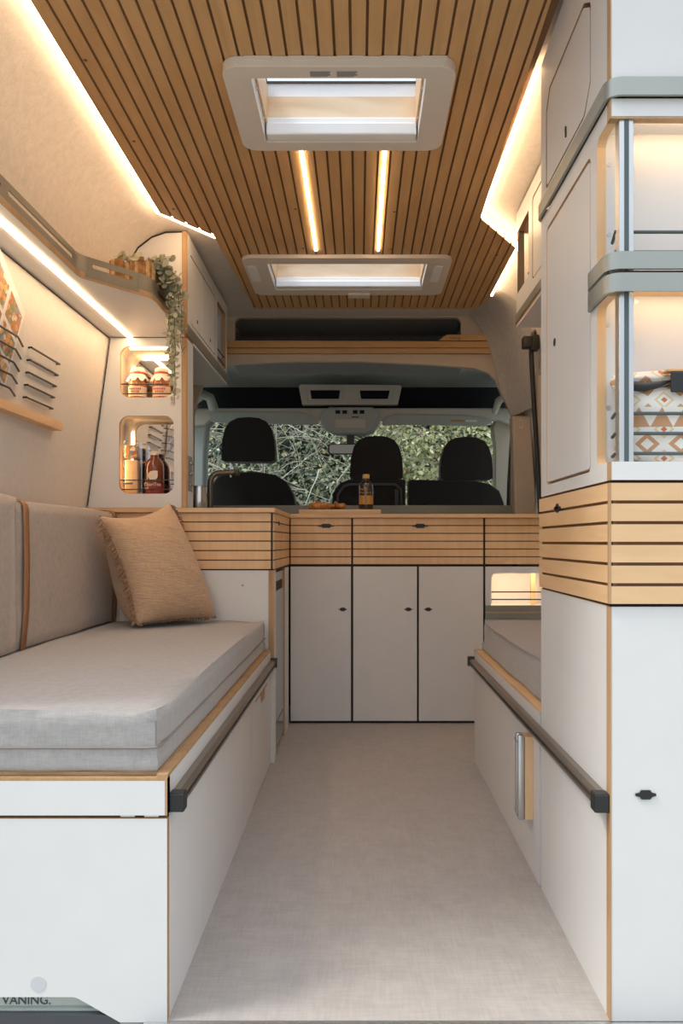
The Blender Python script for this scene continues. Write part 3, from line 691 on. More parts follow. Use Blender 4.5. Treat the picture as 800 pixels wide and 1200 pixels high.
# guard plates with slots, built segment by segment
def guard(a, c, slots):
    a, c = Vector(a), Vector(c); d = (c-a); L = d.length; u = d.normalized(); n = Vector((u.y, -u.x, 0))
    MB().plane_plate(a, u, (0, 0, 1), n, [(0, 1.5455), (L, 1.5455), (L, 1.604), (0, 1.604)], [slot((s0+s1)/2, 1.581, 1, 0, s1-s0, .012) for s0, s1 in slots], .003).build('guard_plate', 'bronze', sh)
guard((-.787, 1.22, 0), (-.787, 2.115, 0), [(.05, .46), (.495, .885)])
guard((-.770, 2.164, 0), (-.663, 2.294, 0), [(.018, .150)])
guard((-.634, 2.37, 0), (-.634, 2.69, 0), [(.03, .29)])
for pts in (bez((-.7855, 2.115, 0), (-.7855, 2.143, 0), (-.7685, 2.164, 0), 6), bez((-.6615, 2.294, 0), (-.6345, 2.326, 0), (-.6325, 2.37, 0), 6)):
    MB().sweep([Vector((p.x, p.y, 1.58)) for p in pts], [(-.0015, -.0345), (.0015, -.0345), (.0015, .024), (-.0015, .024)]).build('guard_bend', 'bronze', sh, smooth=50)
MB().box(-.832, -.818, 1.22, 2.765, 1.5345, 1.5385).build('led_strip', 'led', sh, label='glowing warm light strip')
t = top('basket', 'small rectangular basket of bark wood sticks on the end of the wall shelf', 'basket', (-.70, 2.47, 1.556))
random.seed(5); b = MB()
for (xa, ya, xb, yb, n) in ((-.775, 2.40, -.655, 2.40, 13), (-.655, 2.40, -.645, 2.55, 13), (-.645, 2.55, -.775, 2.55, 11), (-.775, 2.55, -.775, 2.40, 12)):
    for i in range(n):
        u = (i+.5)/n; xx, yy = xa+(xb-xa)*u, ya+(yb-ya)*u; hh = .122+random.uniform(-.010, .012); r = .0062+random.uniform(-.001, .001)
        b.tube([(xx, yy, 1.5565), (xx+random.uniform(-.003, .003), yy, 1.5565+hh)], r, 7, mi=random.choice((0, 0, 1)))
b.build('basket_sides', ['bark', 'cut'], t, smooth=50)
MB().box(-.77, -.66, 2.405, 2.535, 1.5565, 1.60).build('basket_bottom', 'bark', t)
# trailing eucalyptus
t = top('trailing_plant', 'grey green trailing eucalyptus hanging from the basket over the shelf edge', 'plant', (-.63, 2.46, 1.64))
random.seed(21); lv = MB(); st = MB()
def leaf(p, r, n):
    n = n.normalized(); a = n.orthogonal().normalized(); c_ = n.cross(a); vs = []
    for k in range(8):
        an = 2*math.pi*k/8; vs.append(lv.bm.verts.new(p+(a*math.cos(an)*1.15+c_*math.sin(an))*r+n*(.15*r*math.cos(2*an))))
    lv.bm.faces.new(vs)
strands = []
for k in range(10):
    x0 = -.70+random.uniform(-.03, .03); y0 = 2.46+random.uniform(-.04, .03)
    xe = -.600+random.uniform(-.020, .030); ye = 2.42+random.uniform(-.05, .12)
    zb = (1.245, 1.29, 1.34, 1.37, 1.42, 1.46, 1.33, 1.50, 1.40, 1.55)[k]
    pts = bez((x0, y0, 1.66), (xe-.005, ye, 1.72+random.uniform(-.02, .02)), (xe, ye, 1.58), 8)
    zz = 1.58
    while zz > zb: zz -= .02; pts.append(Vector((xe+random.uniform(-.004, .004), ye+random.uniform(-.004, .004), zz)))
    strands.append(pts)
for k in range(7):   # short upright sprigs
    x0 = -.735+k*.015+random.uniform(-.01, .01); y0 = 2.46
    strands.append(bez((x0, y0, 1.62), (x0+random.uniform(-.03, .03), y0+random.uniform(-.03, .01), 1.68), (x0+random.uniform(-.03, .05), y0-.01, 1.675+random.uniform(.01, .055)), 5))
for pts in strands:
    st.tube(pts, .0013, 4)
    for i, p in enumerate(pts[1:]):
        for s_ in range(4 if p.z > 1.6 else 3):
            d = Vector((random.uniform(-1, 1), random.uniform(-1, 1), random.uniform(-.3, .4))).normalized()
            r = random.uniform(.0045, .0085)*(1.65 if p.z > 1.6 else 1)
            leaf(p+d*r*1.25, r, Vector((random.uniform(-.6, .6), random.uniform(-1, .1), random.uniform(-.2, .9))))
lv.build('leaves', 'leaf_vine', t); st.build('stems', 'stem', t)

# wall rods holding a card, ledge below
def rod_set(lab, ys, y1, bent):
    t = top('wall_rack', lab, 'rack', (wl(1.2)+.02, (ys+y1)/2, 1.207))
    for k in range(5):
        z = 1.345-.0345*k; X0 = wl(z)+.005
        ya, yb = ys+.002*k-.004*k*0, y1-.002*k
        if bent: pts = [(X0+.022, ya, z), (X0+.022, yb-.080, z), (X0+.020, yb-.070, z-.001), (X0+.001, yb, z-.006)]
        else: pts = [(X0, ya+.004, z), (X0+.010, ya, z), (X0+.010, yb, z), (X0, yb-.004, z)]
        MB().tube(pts, .0030, 6).build('rod', 'rod', t, smooth=60)
rod_set('rack of five straight black rods on the felt wall', 2.152, 2.356, False)
rod_set('rack of five bent black rods holding the picture card at the left edge', 1.80, 2.118, True)
b = MB(); z0, z1 = 1.146, 1.171
b.plate('Y', [(wl(z0)+.004, z0), (wl(z0)+.036, z0), (wl(z0)+.036, z1), (wl(z1)+.004, z1)], [], 1.5, 2.392)
b.build('wall_ledge', 'ply_y', label='narrow light wood ledge on the felt wall below the black rods', cat='ledge')
def on_wall(y, z, d): return Vector((wl(z)+d, y, z))
t = top('picture_card', 'white leaflet with food pictures tucked behind bent black rods', 'leaflet', tuple(on_wall(1.95, 1.22, .012)))
A, B_ = (2.092, 1.424), (2.035, 1.205); D = (1.90, 1.542); E = (1.84, 1.31)
cv = lambda u, v, d: on_wall(*[(1-u)*((1-v)*A[i]+v*B_[i])+u*((1-v)*D[i]+v*E[i]) for i in (0, 1)], d)
b = MB(); b.faces([[cv(0, 0, .013), cv(0, 1, .013), cv(1, 1, .013), cv(1, 0, .013)], [cv(0, 0, .0115), cv(1, 0, .0115), cv(1, 1, .0115), cv(0, 1, .0115)]]); b.build('paper', 'paper', t)
for (u0, u1, v0, v1) in ((.05, .45, .10, .40), (.05, .45, .45, .72), (.52, .95, .10, .40), (.52, .95, .45, .72), (.05, .95, .77, .97)):
    MB().faces([[cv(u0, v0, .0136), cv(u0, v1, .0136), cv(u1, v1, .0136), cv(u1, v0, .0136)]]).build('food_picture', 'food', t)

# ------------------------------------------------------------------ niche column with mirrors on the kitchen end
YP = 2.776
n1 = (-.865, 1.322, -.672, 1.508); n2 = (-.868, .974, -.670, 1.256)
t = top('niche_column', 'white column with two mirror-backed niches standing on the left worktop', 'shelf unit', (-.80, 2.83, .923))
MB().plate('Y', [(-.985, .924), (-.6425, .924), (-.6425, 1.5375), (-.904, 1.5375)], [rr(*n1, .035), rr(*n2, .035)], YP, YP+.015, 0, 1).build('front_panel', ['white', 'edge'], t)
MB().box(-.6415, -.6245, YP, YP+.012, .924, 1.538, 1).box(-.6415, -.6245, YP+.012, 2.885, .924, 1.538, 0).build('side_panel', ['white', 'edge'], t)
MB().box(-.6435, -.6413, YP+.001, YP+.01, .924, 1.5375).build('joint_line', 'gap', t)
for nn, mt in ((n1, 'led'), (n2, 'led_niche')):
    MB().plate('Y', rect(nn[0]-.012, nn[2]+.012, nn[1]-.012, nn[3]+.012), [rr(nn[0]-.010, nn[1], nn[2], nn[3]+.010, .035)], YP+.015, 2.882).build('niche_lining', 'cream', t)
    MB().box(nn[0]-.01, nn[2]+.01, 2.882, 2.886, nn[1]-.01, nn[3]+.01).build('mirror', 'mirror', t)
    for dz in (.016, .050):
        MB().tube([(nn[0]+.001, YP+.012, nn[1]+dz), (nn[2]-.001, YP+.012, nn[1]+dz)], .0022, 6).build('rod', 'rod', t)
MB().box(n1[0]+.03, n1[2]-.02, YP+.018, YP+.028, n1[3]-.006, n1[3]-.001).build('led_strip', 'led', t, label='glowing warm light strip')
MB().box(n2[0]-.0085, n2[0]-.0045, YP+.018, YP+.027, n2[1]+.04, n2[3]-.035).build('led_strip', 'led_niche', t, label='glowing warm light strip')
MB().box(n1[0]-.0085, n1[0]-.0045, YP+.018, YP+.027, n1[1]+.04, n1[3]-.035).build('led_strip', 'led_niche', t, label='glowing warm light strip')
b = MB(); b.box(-.6246, -.6228, 2.795, 2.865, .985, 1.115)
so = b.build('socket_plate', 'ink_grey', t)
for z in (1.01, 1.05, 1.09): MB().box(-.6229, -.616, 2.815, 2.845, z-.004, z+.004, bev=.001).build('switch', 'steel', so)
# jars
t0 = None
for (px, lab) in ((161.5, 'left preserve jar with cloth cap in the upper niche'), (189.5, 'right preserve jar with cloth cap in the upper niche')):
    Y = 2.835; c = Vector(((px-CX)*Y/F, Y, n1[1]+.0005))
    t = top('preserve_jar', lab, 'jar', tuple(c), 'jars in the upper niche')
    MB().lathe([(.0, 0), (.030, 0), (.033, .004), (.033, .062), (.031, .075), (.024, .090), (.023, .10)], c, 20).build('glass_body', 'jam', t, smooth=50)
    lb = MB().lathe([(.0334, .010), (.0334, .046)], c, 20).build('paper_label', 'cream', t, smooth=50)
    b = MB()
    for r in range(2):
        for k in range(7-2*r): b.box(c.x-.022+.0064*k+r*.006, c.x-.018+.0064*k+r*.006, c.y-.0345, c.y-.0325, c.z+.033-.010*r, c.z+.040-.010*r)
    b.build('label_print', 'red_ink', lb)
    b = MB(); b.lathe([(.0, .118), (.018, .118), (.0245, .114), (.0255, .103), (.024, .098), (.027, .090)], c, 20)
    random.seed(int(px)); rings = b.bm.verts[:]
    # cloth skirt: pointed folds below the ribbon
    n = 24; up_ = [b.bm.verts.new(c+Vector((.0265*math.cos(6.283*k/n), .0265*math.sin(6.283*k/n), .093))) for k in range(n)]
    lo_ = [b.bm.verts.new(c+Vector(((.0345+.004*(k % 3))*math.cos(6.283*k/n), (.0345+.004*(k % 3))*math.sin(6.283*k/n), .078-.016*(math.cos(6.283*k/n*4+.6)**2)))) for k in range(n)]
    for k in range(n): b.bm.faces.new((up_[k], up_[(k+1) % n], lo_[(k+1) % n], lo_[k]))
    b.build('cloth_cap', 'cloth', t, smooth=60)
    MB().lathe([(.0245, .094), (.0275, .095), (.0275, .101), (.0245, .102)], c, 20).build('ribbon', 'red_ink', t, smooth=50)
# tea bottle
Y = 2.835; c = Vector(((181-CX)*Y/F, Y, n2[1]+.0005))
t = top('tea_bottle', 'red brown tea bottle with white drop emblem in the lower niche', 'bottle', tuple(c))
MB().lathe([(.0, 0), (.031, 0), (.034, .004), (.034, .098), (.032, .112), (.024, .127), (.0145, .135), (.0135, .146)], c, 24).build('bottle_body', 'tea', t, smooth=50)
MB().lathe([(.0, .159), (.014, .159), (.0150, .157), (.0150, .145), (.0, .144)], c, 20).build('cap', 'cream', t, smooth=40)
lb = MB().lathe([(.0344, .004), (.0344, .043)], c, 24).build('paper_label', 'red_label', t, smooth=50)
lettering('lettering', 'ChariTea', .0165, 'cream', lb, (c.x-.030, c.y-.0352, c.z+.030))
lettering('lettering', 'red', .0125, 'cream', lb, (c.x-.030, c.y-.0352, c.z+.018))
b = MB(); r = .0178; ec = (c.x+.003, c.z+.067)
pts = [(ec[0]+r*math.cos(math.radians(a)), ec[1]+r*math.sin(math.radians(a))) for a in range(90, 361, 15)]+[(ec[0]+r, ec[1]+r)]
b.plate('Y', pts, [], c.y-.0352, c.y-.0343); b.build('drop_emblem', 'cream', t)
# storage jar
c = Vector(((155-CX)*2.83/F, 2.83, n2[1]+.0005))
t = top('storage_box', 'tall clear box with printed sleeve left of the tea bottle in the lower niche', 'box', tuple(c))
MB().box(c.x-.027, c.x+.030, c.y-.027, c.y+.027, c.z, c.z+.196, bev=.006, seg=3).build('clear_box', 'glass', t, smooth=40)
MB().box(c.x-.022, c.x+.025, c.y-.022, c.y+.022, c.z+.002, c.z+.125, bev=.004).build('contents', 'ply_x', t)
MB().box(c.x-.0225, c.x+.0255, c.y-.023, c.y+.0225, c.z+.132, c.z+.180, bev=.004).build('picture_sleeve', 'food', t)
MB().box(c.x-.0225, c.x+.008, c.y-.0228, c.y-.0215, c.z+.036, c.z+.042).build('sleeve_print', 'ink', t)

# ------------------------------------------------------------------ overhead cabinet on the left
t = top('overhead_cabinet', 'white overhead cabinet with two flap doors above the left worktop', 'cabinet', (-.74, 3.2, 1.545))
XF = -.624
arch = [(-.640, 1.5565), (-.640, 1.920), (-.700, 1.918), (-.752, 1.900), (-.800, 1.862), (-.832, 1.808), (-.848, 1.76), (-.868, 1.66), (-.888, 1.5565)]
MB().prism(arch, 'Y', YP, YP+.016, 0, 1).build('end_panel', ['white', 'gap'], t)
MB().tube([Vector((x_, YP-.001, z_)) for x_, z_ in arch[1:]], .0028, 6).build('edge_band', 'gap', t)
MB().box(-.6405, XF, YP-.003, YP+.012, 1.5565, 1.9215).build('corner_edge', 'edge', t)
d1 = rr(2.835, 1.612, 3.074, 1.856, .012, 4); d2 = rr(3.082, 1.612, 3.315, 1.856, .012, 4); nn = rr(3.372, 1.60, 3.580, 1.862, .02, 4)
MB().plate('X', [(YP+.012, 1.575), (3.62, 1.575), (3.62, 1.908), (YP+.012, 1.9215)], [rr(2.832, 1.606, 3.318, 1.861, .014, 4), nn], -.640, XF, 0, 1).build('face_frame', ['white', 'edge'], t)
for dd, yk in ((d1, (2.96, 1.647)), (d2, (3.215, 1.643))):
    o = MB().plate('X', dd, [], -.640, XF-.0005, 0, 0).build('door', 'white', t)
    MB().lathe([(.0075, 0), (.0075, .0012)], (XF-.0006, yk[0], yk[1]), 14, axis='X').build('finger_hole', 'gap', o)
b = MB(); b.box(-.66, -.641, 2.83, 3.33, 1.60, 1.87); b.build('carcass', 'groove', t)
MB().box(-.86, -.641, 3.34, 3.36, 1.56, 1.90).box(-.80, -.79, 3.36, 3.60, 1.58, 1.88).box(-.80, -.641, 3.36, 3.60, 1.862, 1.87).box(-.80, -.641, 3.36, 3.60, 1.59, 1.60).box(-.80, -.641, 3.60, 3.618, 1.56, 1.90).build('niche_lining', 'white', t)
for z in (1.625, 1.66): MB().tube([(-.632, 3.37, z), (-.632, 3.585, z)], .0025, 6).build('rod', 'rod', t)
MB().box(-.89, XF, 2.888, 3.62, 1.538, 1.548, 0).box(-.89, XF+.001, YP+.01, 3.62, 1.548, 1.5565, 1).build('bottom_board', ['white', 'edge'], t)
MB().box(XF-.001, XF+.004, YP-.001, 3.622, 1.5485, 1.588, bev=.001).build('metal_strip', 'strip', t)
# ------------------------------------------------------------------ overhead cabinet on the right
t = top('overhead_cabinet', 'white overhead cabinet half hidden behind the right tall cabinet', 'cabinet', (.68, 2.2, 1.545))
XO = .541; y0, y1 = 1.785, 2.646
face = [(y0, 1.582), (y1, 1.582), (y1, 1.650), (2.46, 1.650), (2.455, 1.66), (2.455, 1.855), (2.46, 1.862), (y1, 1.862), (y1, 1.9275), (y0, 1.9275)]
dr = rr(1.95, 1.625, 2.40, 1.872, .012, 4)
MB().plate('X', face, [rr(1.945, 1.620, 2.405, 1.877, .014, 4)], XO, XO+.016, 0, 1).build('face_frame', ['white', 'edge'], t)
o = MB().plate('X', dr, [], XO+.001, XO+.016).build('door', 'white', t)
MB().lathe([(.0075, 0), (.0075, .0012)], (XO, 2.16, 1.700), 12, axis='X').build('finger_hole', 'gap', o)
MB().box(XO+.017, XO+.022, 1.93, 2.42, 1.61, 1.89).build('carcass', 'groove', t)
MB().box(XO+.017, .70, 2.43, y1, 1.862, 1.9275).box(XO+.01, .70, 2.43, 2.45, 1.6, 1.92).build('niche_lining', 'ply_y', t)
MB().box(XO+.003, XO+.022, y1-.022, y1-.003, 1.645, 1.864).build('corner_post', 'bronze', t)
MB().box(XO+.0015, XO+.0045, y1-.016, y1-.009, 1.645, 1.864).build('post_groove', 'rail_dark', t)
for z in (1.675,): MB().tube([(XO+.01, 2.50, z), (XO+.06, 2.56, z+.008)], .004, 6).build('rod', 'rod', t)
ua = [(XO, 1.545), (.800, 1.545), (.795, 1.60), (XO, 1.60)]
MB().box(XO, .806, y0, y1, 1.538, 1.545, 0).box(XO, .800, y0, y1, 1.545, 1.552, 1).build('bottom_board', ['white', 'edge'], t)
MB().box(XO-.004, XO+.001, y0, y1+.002, 1.553, 1.581, bev=.001).box(XO-.004, .79, y1-.002, y1+.002, 1.549, 1.581, bev=.001).build('metal_strip', 'strip', t)

# ------------------------------------------------------------------ kitchen
SL = [(.706+.0338*k, .706+.0338*k+.0285) for k in range(6)]
def slats_y(parent, x0, x1, Y, z0=.702, z1=.904, gap=.0044, d=.012, mt='ply', nm='drawer_front'):
    p_ = (z1-z0+gap)/6; b = MB()
    for k in range(6): b.box(x0, x1, Y, Y+d*.6, z0+p_*k, z0+p_*(k+1)-gap)
    b.box(x0, x1, Y+d*.6-.001, Y+d, z0, z1, 1)
    return b.build(nm, [mt, 'groove'], parent)
def slats_x(parent, y0, y1, X0, s, z0=.702, z1=.904, gap=.0044, d=.012, mt='ply', nm='drawer_front'):
    p_ = (z1-z0+gap)/6; b = MB()
    for k in range(6): b.box(*sorted((X0, X0+s*d*.6)), y0, y1, z0+p_*k, z0+p_*(k+1)-gap)
    b.box(*sorted((X0+s*(d*.6-.001), X0+s*d)), y0, y1, z0, z1, 1)
    return b.build(nm, [mt, 'groove'], parent)
YK = 3.38
t = top('kitchen_unit', 'white kitchen unit across the van with three doors and slatted wooden drawers', 'kitchen cabinet', (.25, 3.6, 0))
K = lambda px: (px-CX)*YK/F
for x0, x1, cpx in ((340.5, 411.3, 382), (413.6, 566, 492), (568.6, 652, None)):
    o = slats_y(t, K(x0), K(x1), YK)
    if cpx: catch(o, 'Y', (K(cpx), .8706), .072, .018, (YK-.003, YK+.003))
for x0, x1, cpx in ((340.3, 411, 401.5), (413.8, 488.3, 478.3), (490.8, 566, 501.5)):
    o = MB().box(K(x0), K(x1), YK, YK+.016, .012, .691, bev=.0008).build('door', 'white', t)
    catch(o, 'Y', (K(cpx), .503), .036, .016, (YK-.002, YK+.002))
nb = (K(575.5), .5146, K(640), .662)
MB().plate('Y', [(K(568.6), .512), (.875, .512), (.875, .691), (K(568.6), .691)], [rr(*nb, .028)[7:]+[(nb[0], nb[1])]], YK, YK+.016, 0, 1).build('niche_panel', ['white', 'edge'], t)
MB().box(K(568.6), .875, YK, YK+.016, .012, .46).build('lower_panel', 'white', t)
MB().box(nb[0]-.02, .875, YK+.20, YK+.21, .49, .69).box(nb[0]-.025, nb[0]-.012, YK+.017, YK+.20, .49, .69).box(nb[0]-.02, .875, YK+.017, YK+.20, .505, .513).build('niche_lining', 'white', t)
MB().box(nb[0]-.02, .875, YK+.017, YK+.20, .680, .688).build('niche_top', 'white', t)
MB().box(K(628), K(633), YK+.10, YK+.12, .51, .68).build('niche_post', 'ply', t)
MB().box(K(572), K(650), YK+.03, YK+.05, .674, .680).build('led_strip', 'led_shelf', t, label='glowing warm light strip')
for z in (.546, .579): MB().tube([(nb[0]+.001, YK+.006, z), (.87, YK+.006, z)], .003, 6).build('rod', 'rod', t)
MB().box(K(568.6), .875, YK-.008, YK+.012, .494, .521, bev=.001).box(K(568.6), .875, YK-.008, YK+.012, .462, .488, bev=.001).build('metal_strip', 'belt', t)
MB().box(K(568.6), .875, YK-.005, YK+.012, .487, .495).build('shelf_edge', 'ply_x', t)
MB().box(K(339.5), .548, YK+.0165, YK+.03, .0, .905).box(.5475, .5625, YK+.006, YK+.03, .46, .905).box(K(339.5), .55, YK+.01, YK+.03, .0, .012).build('carcass', 'gap', t)
MB().box(K(339.5), .875, YK+.45, YK+.47, .0, .905).build('rear_panel', 'white', t)
# left kitchen block
YLK = 2.772
t = top('kitchen_unit', 'left kitchen unit with slatted wooden front at the end of the sofa', 'kitchen cabinet', (-.65, 3.0, 0))
slats_y(t, -.985, -.3185, YLK, nm='slat_front')
o = slats_x(t, YLK+.012, YK-.004, -.3075, -1)
MB().box(-.3195, -.3170, YLK-.0005, YLK+.014, .702, .904).build('joint_line', 'gap', t)
catch(o, 'X', (2.93, .8706), .05, .016, (-.3085, -.3055))
MB().box(-.985, -.3285, YLK+.004, YLK+.02, .39, .697).build('end_panel', 'white', t)
MB().lathe([(.004, 0), (.004, .001)], (P(284, 686, YLK).x, YLK+.0035, P(284, 686, YLK).z), 8, axis='Y').build('screw_cap', 'ink_grey', t)
MB().box(-.3280, -.3085, YLK, YLK+.005, .372, .697, 1).box(-.3280, -.3085, YLK+.005, 2.838, .0, .697).build('side_board', ['white', 'edge'], t)
MB().box(-.33, -.3085, 3.185, 3.345, .0, .692).build('side_panel', 'white', t)
MB().box(-.335, -.3095, 3.170, 3.186, .0, .692).build('side_edge', 'edge', t)
MB().box(-.98, -.325, YLK+.022, 2.838, .0, .90).box(-.98, -.340, 3.18, YK+.44, .0, .90).box(-.335, -.312, YLK+.018, YK+.01, .694, .703).build('carcass', 'gap', t)
# fridge
t = top('fridge', 'narrow grey built-in fridge in the side of the left kitchen unit', 'fridge', (-.56, 3.0, .02))
MB().box(-.80, -.330, 2.845, 3.165, .02, .688).build('fridge_body', 'fridge_dark', t)
MB().box(-.3295, -.312, 2.847, 3.163, .12, .615, bev=.003).build('door', 'fridge', t)
MB().box(-.3295, -.313, 2.847, 3.163, .022, .112, bev=.002).build('plinth', 'fridge', t)
MB().box(-.3295, -.314, 2.847, 3.163, .650, .686, bev=.002).build('control_panel', 'fridge', t)
MB().box(-.3295, -.3195, 2.847, 3.163, .617, .648).build('handle_recess', 'gap', t)
# worktop
t = top('worktop', 'sage grey L-shaped worktop with plywood edge and low rear upstand', 'worktop', (0, 3.3, .905))
wp = [(-.988, YLK-.012), (-.304, YLK-.012), (-.304, YK-.012), (.885, YK-.012), (.885, 3.865), (-.988, 3.865)]
MB().plate('Z', wp, [], .9062, .9205, 1, 1).plate('Z', wp, [], .9205, .9225, 0, 1).build('worktop_board', ['worktop', 'ply_x'], t)
MB().box(-.985, .885, 3.845, 3.865, .9225, .983, bev=.003).build('upstand', 'worktop', t)
# tap and canister
t = top('kitchen_tap', 'dark bronze bent tap on the left worktop behind the niche column', 'tap', (P(246.5, 597, 2.97).x, 2.97, .9225))
Yt = 2.97; X0 = P(246.2, 597, Yt).x; zt = P(0, 554.5, Yt).z
MB().tube([(X0, Yt, .9225), (X0, Yt, zt-.045)]+bez((X0, Yt, zt-.045), (X0, Yt, zt), (X0+.04, Yt, zt+.001), 6)[1:]+[(P(275, 0, Yt).x, Yt, zt+.004)], .0112, 12).build('spout', 'tap', t, smooth=60)
MB().lathe([(.010, 0), (.0125, .002), (.0125, .014), (.010, .016)], (P(275.5, 0, Yt).x, Yt, zt+.001), 14, axis='X').build('tap_knob', 'rail_dark', t, smooth=40)
MB().lathe([(.0035, -.016), (.0035, -.004)], (P(270, 0, Yt).x, Yt, zt), 8).build('nozzle', 'steel', t)
MB().lathe([(.018, 0), (.018, .004), (.011, .006)], (X0, Yt, .9225), 16).build('tap_base', 'tap', t)
c = P(233.3, 596, 2.93); c.z = .9225
t = top('canister', 'brushed steel canister on the left worktop beside the tap', 'canister', tuple(c))
MB().lathe([(.0, 0), (.031, 0), (.032, .002), (.032, .082), (.0315, .084)], c, 24).build('steel_body', 'steel', t, smooth=40)
MB().lathe([(.0, .0845), (.0325, .0845), (.0325, .089), (.030, .091), (.0, .091)], c, 24).build('lid', 'steel', t, smooth=40)
# cutting board, pretzels, bottle
YC2 = 3.42
bx0, bx1 = P(350, 0, YC2).x, P(446.3, 0, YC2).x
MB().box(bx0, bx1, YC2, YC2+.22, .9228, .9445, bev=.003).build('cutting_board', 'ply_x', label='thick wooden cutting board lying on the worktop under the pretzels', cat='cutting board')
def pretzel(c, ang, lab, sc_=1.0):
    t = top('pretzel', lab, 'pretzel', tuple(c), 'pretzels on the cutting board')
    pts = []; n = 26
    ctrl = [(.022, -.030), (.006, -.008), (-.008, .010), (-.030, .020), (-.046, .006), (-.040, -.020), (-.018, -.036), (.018, -.036), (.040, -.020), (.046, .006), (.030, .020), (.008, .010), (-.006, -.008), (-.022, -.030)]
    R_ = Matrix.Rotation(ang, 3, 'Z')
    for i in range(len(ctrl)-1):
        for k in range(3):
            u = k/3; p_ = Vector((ctrl[i][0]*(1-u)+ctrl[i+1][0]*u, ctrl[i][1]*(1-u)+ctrl[i+1][1]*u, .0))
            pts.append(p_)
    m_ = len(pts); P3 = []; rs = []
    for i, p_ in enumerate(pts):
        w = i/(m_-1); z_ = .015+.014*(math.exp(-((w-.14)/.06)**2)+math.exp(-((w-.86)/.06)**2)*0)
        v = R_ @ (p_*sc_); P3.append(c+Vector((v.x, v.y, z_*1.15))); rs.append(.0075+.0085*math.exp(-((w-.5)/.22)**2))
    MB().tube(P3, rs, 8).build('crust', 'pretzel', t, smooth=70)
    b = MB()
    for w in (.44, .5, .56):
        p_ = P3[int(w*(m_-1))]; b.lathe([(.0, .0168), (.005, .0160), (.0066, .0140), (.004, .0125)], (p_.x, p_.y, p_.z-.001), 8)
    b.build('split', 'pretzel_crack', t, smooth=60)
zb = .9446
pretzel(Vector((P(374, 0, 3.49).x, 3.49, zb)), .3, 'left pretzel on the cutting board')
pretzel(Vector((P(393, 0, 3.51).x, 3.51, zb)), 2.6, 'right pretzel on the cutting board', .85)
c = Vector((P(428.8, 0, 3.48).x, 3.48, zb))
t = top('soap_bottle', 'small brown glass bottle with ochre cap and golden print on the cutting board', 'bottle', tuple(c))
MB().lathe([(.0, 0), (.031, 0), (.0338, .004), (.0338, .100), (.031, .113), (.020, .126), (.0125, .132), (.0125, .142)], c, 24).build('bottle_body', 'amber', t, smooth=50)
MB().lathe([(.0, .161), (.015, .161), (.0158, .159), (.0158, .142), (.0, .142)], c, 20).build('cap', 'cork', t, smooth=40)
def arc_label(z0, z1, a0, a1, r=.0341):
    b = MB(); n = 12
    b.grid(lambda u, v: c+Vector((r*math.sin(a0+(a1-a0)*u), -r*math.cos(a0+(a1-a0)*u), z0+(z1-z0)*v)), n, 1); return b
arc_label(.024, .064, -1.2, -.05).build('label_print', 'gold_label', t); arc_label(.024, .064, .05, 1.2).build('label_print', 'gold_label', t)
lettering('lettering', 'natur', .0185, 'gold_label', t, (c.x-.028, c.y-.0352, c.z+.087))
lettering('lettering', 'nuxurs', .0185, 'gold_label', t, (c.x-.029, c.y-.0352, c.z+.072))

# ------------------------------------------------------------------ right bench
XRW = .885
t = top('bench', 'white laminate bench with plywood edge on the right behind the tall cabinet', 'bench', (.65, 2.3, 0))
MB().box(XR, XR+.018, 1.790, 2.798, .0, .402).build('side_panel', 'white', t)
MB().box(XR, XR+.018, 1.775, 2.798, .402, .409).box(XR, XRW, 2.780, 2.798, .402, .409).build('top_edge', 'ply_y', t)
MB().box(XR+.002, XRW, 2.780, 2.798, .0, .402).build('end_panel', 'white', t)
MB().box(XR+.018, XRW, 1.775, 2.780, .390, .4085).build('seat_board', 'ply_y', t)
MB().box(XR+.0195, XR+.022, 1.775, 2.78, .0, .375).build('carcass', 'gap', t)
t = top('seat_cushion', 'grey seat cushion on the right bench behind the tall cabinet', 'cushion', (.65, 2.28, .388))
cushion_mb(XR+.022, XRW, 1.78, 2.775, .4095, .520, .03, .014, 12, .0035, 5).build('padded_block', 'fabric', t, smooth=80)
t = top('table_bracket', 'aluminium and wood table bracket on the right bench side', 'bracket', (XR, 1.86, .128))
z0, z1 = .130, .330
MB().box(XR-.020, XR, 1.850, 1.895, z0, z1, bev=.001).build('wood_block', 'ply', t)
MB().box(XR-.036, XR-.020, 1.854, 1.868, z0-.003, z1+.003, bev=.004).box(XR-.036, XR-.020, 1.876, 1.892, z0-.003, z1+.003, bev=.004).box(XR-.026, XR-.020, 1.86, 1.886, z0, z1).build('aluminium_profile', 'alu', t, smooth=40)
for yy in (1.861, 1.884):
    for z in (z0+.012, z1-.012): MB().lathe([(.004, -.0015), (.004, .0)], (XR-.0365, yy, z), 8, axis='X').build('bolt', 'chrome', t)

# ------------------------------------------------------------------ tall cabinet on the right
YF = 1.772; XQ = .93
t = top('tall_cabinet', 'tall white cabinet with corner shelf and slatted wooden drawer band at the right', 'cabinet', (.66, 1.52, 0))
o = MB().box(XR, XQ, YN, YN+.018, .0, .6915, 0).box(XR-.0008, XR+.0016, YN-.0006, YN+.0185, .0, .6915, 1).build('end_door', ['white', 'edge'], t)
catch(o, 'Y', (P(756, 931, YN).x, P(756, 931, YN).z), .034, .015, (YN-.003, YN+.001))
MB().box(XR, XR+.018, YN+.019, YF, .0, .6915, 0).box(XR, XR+.018, YN+.019, YF, .6915, .6925, 1).build('side_panel', ['white', 'edge'], t)
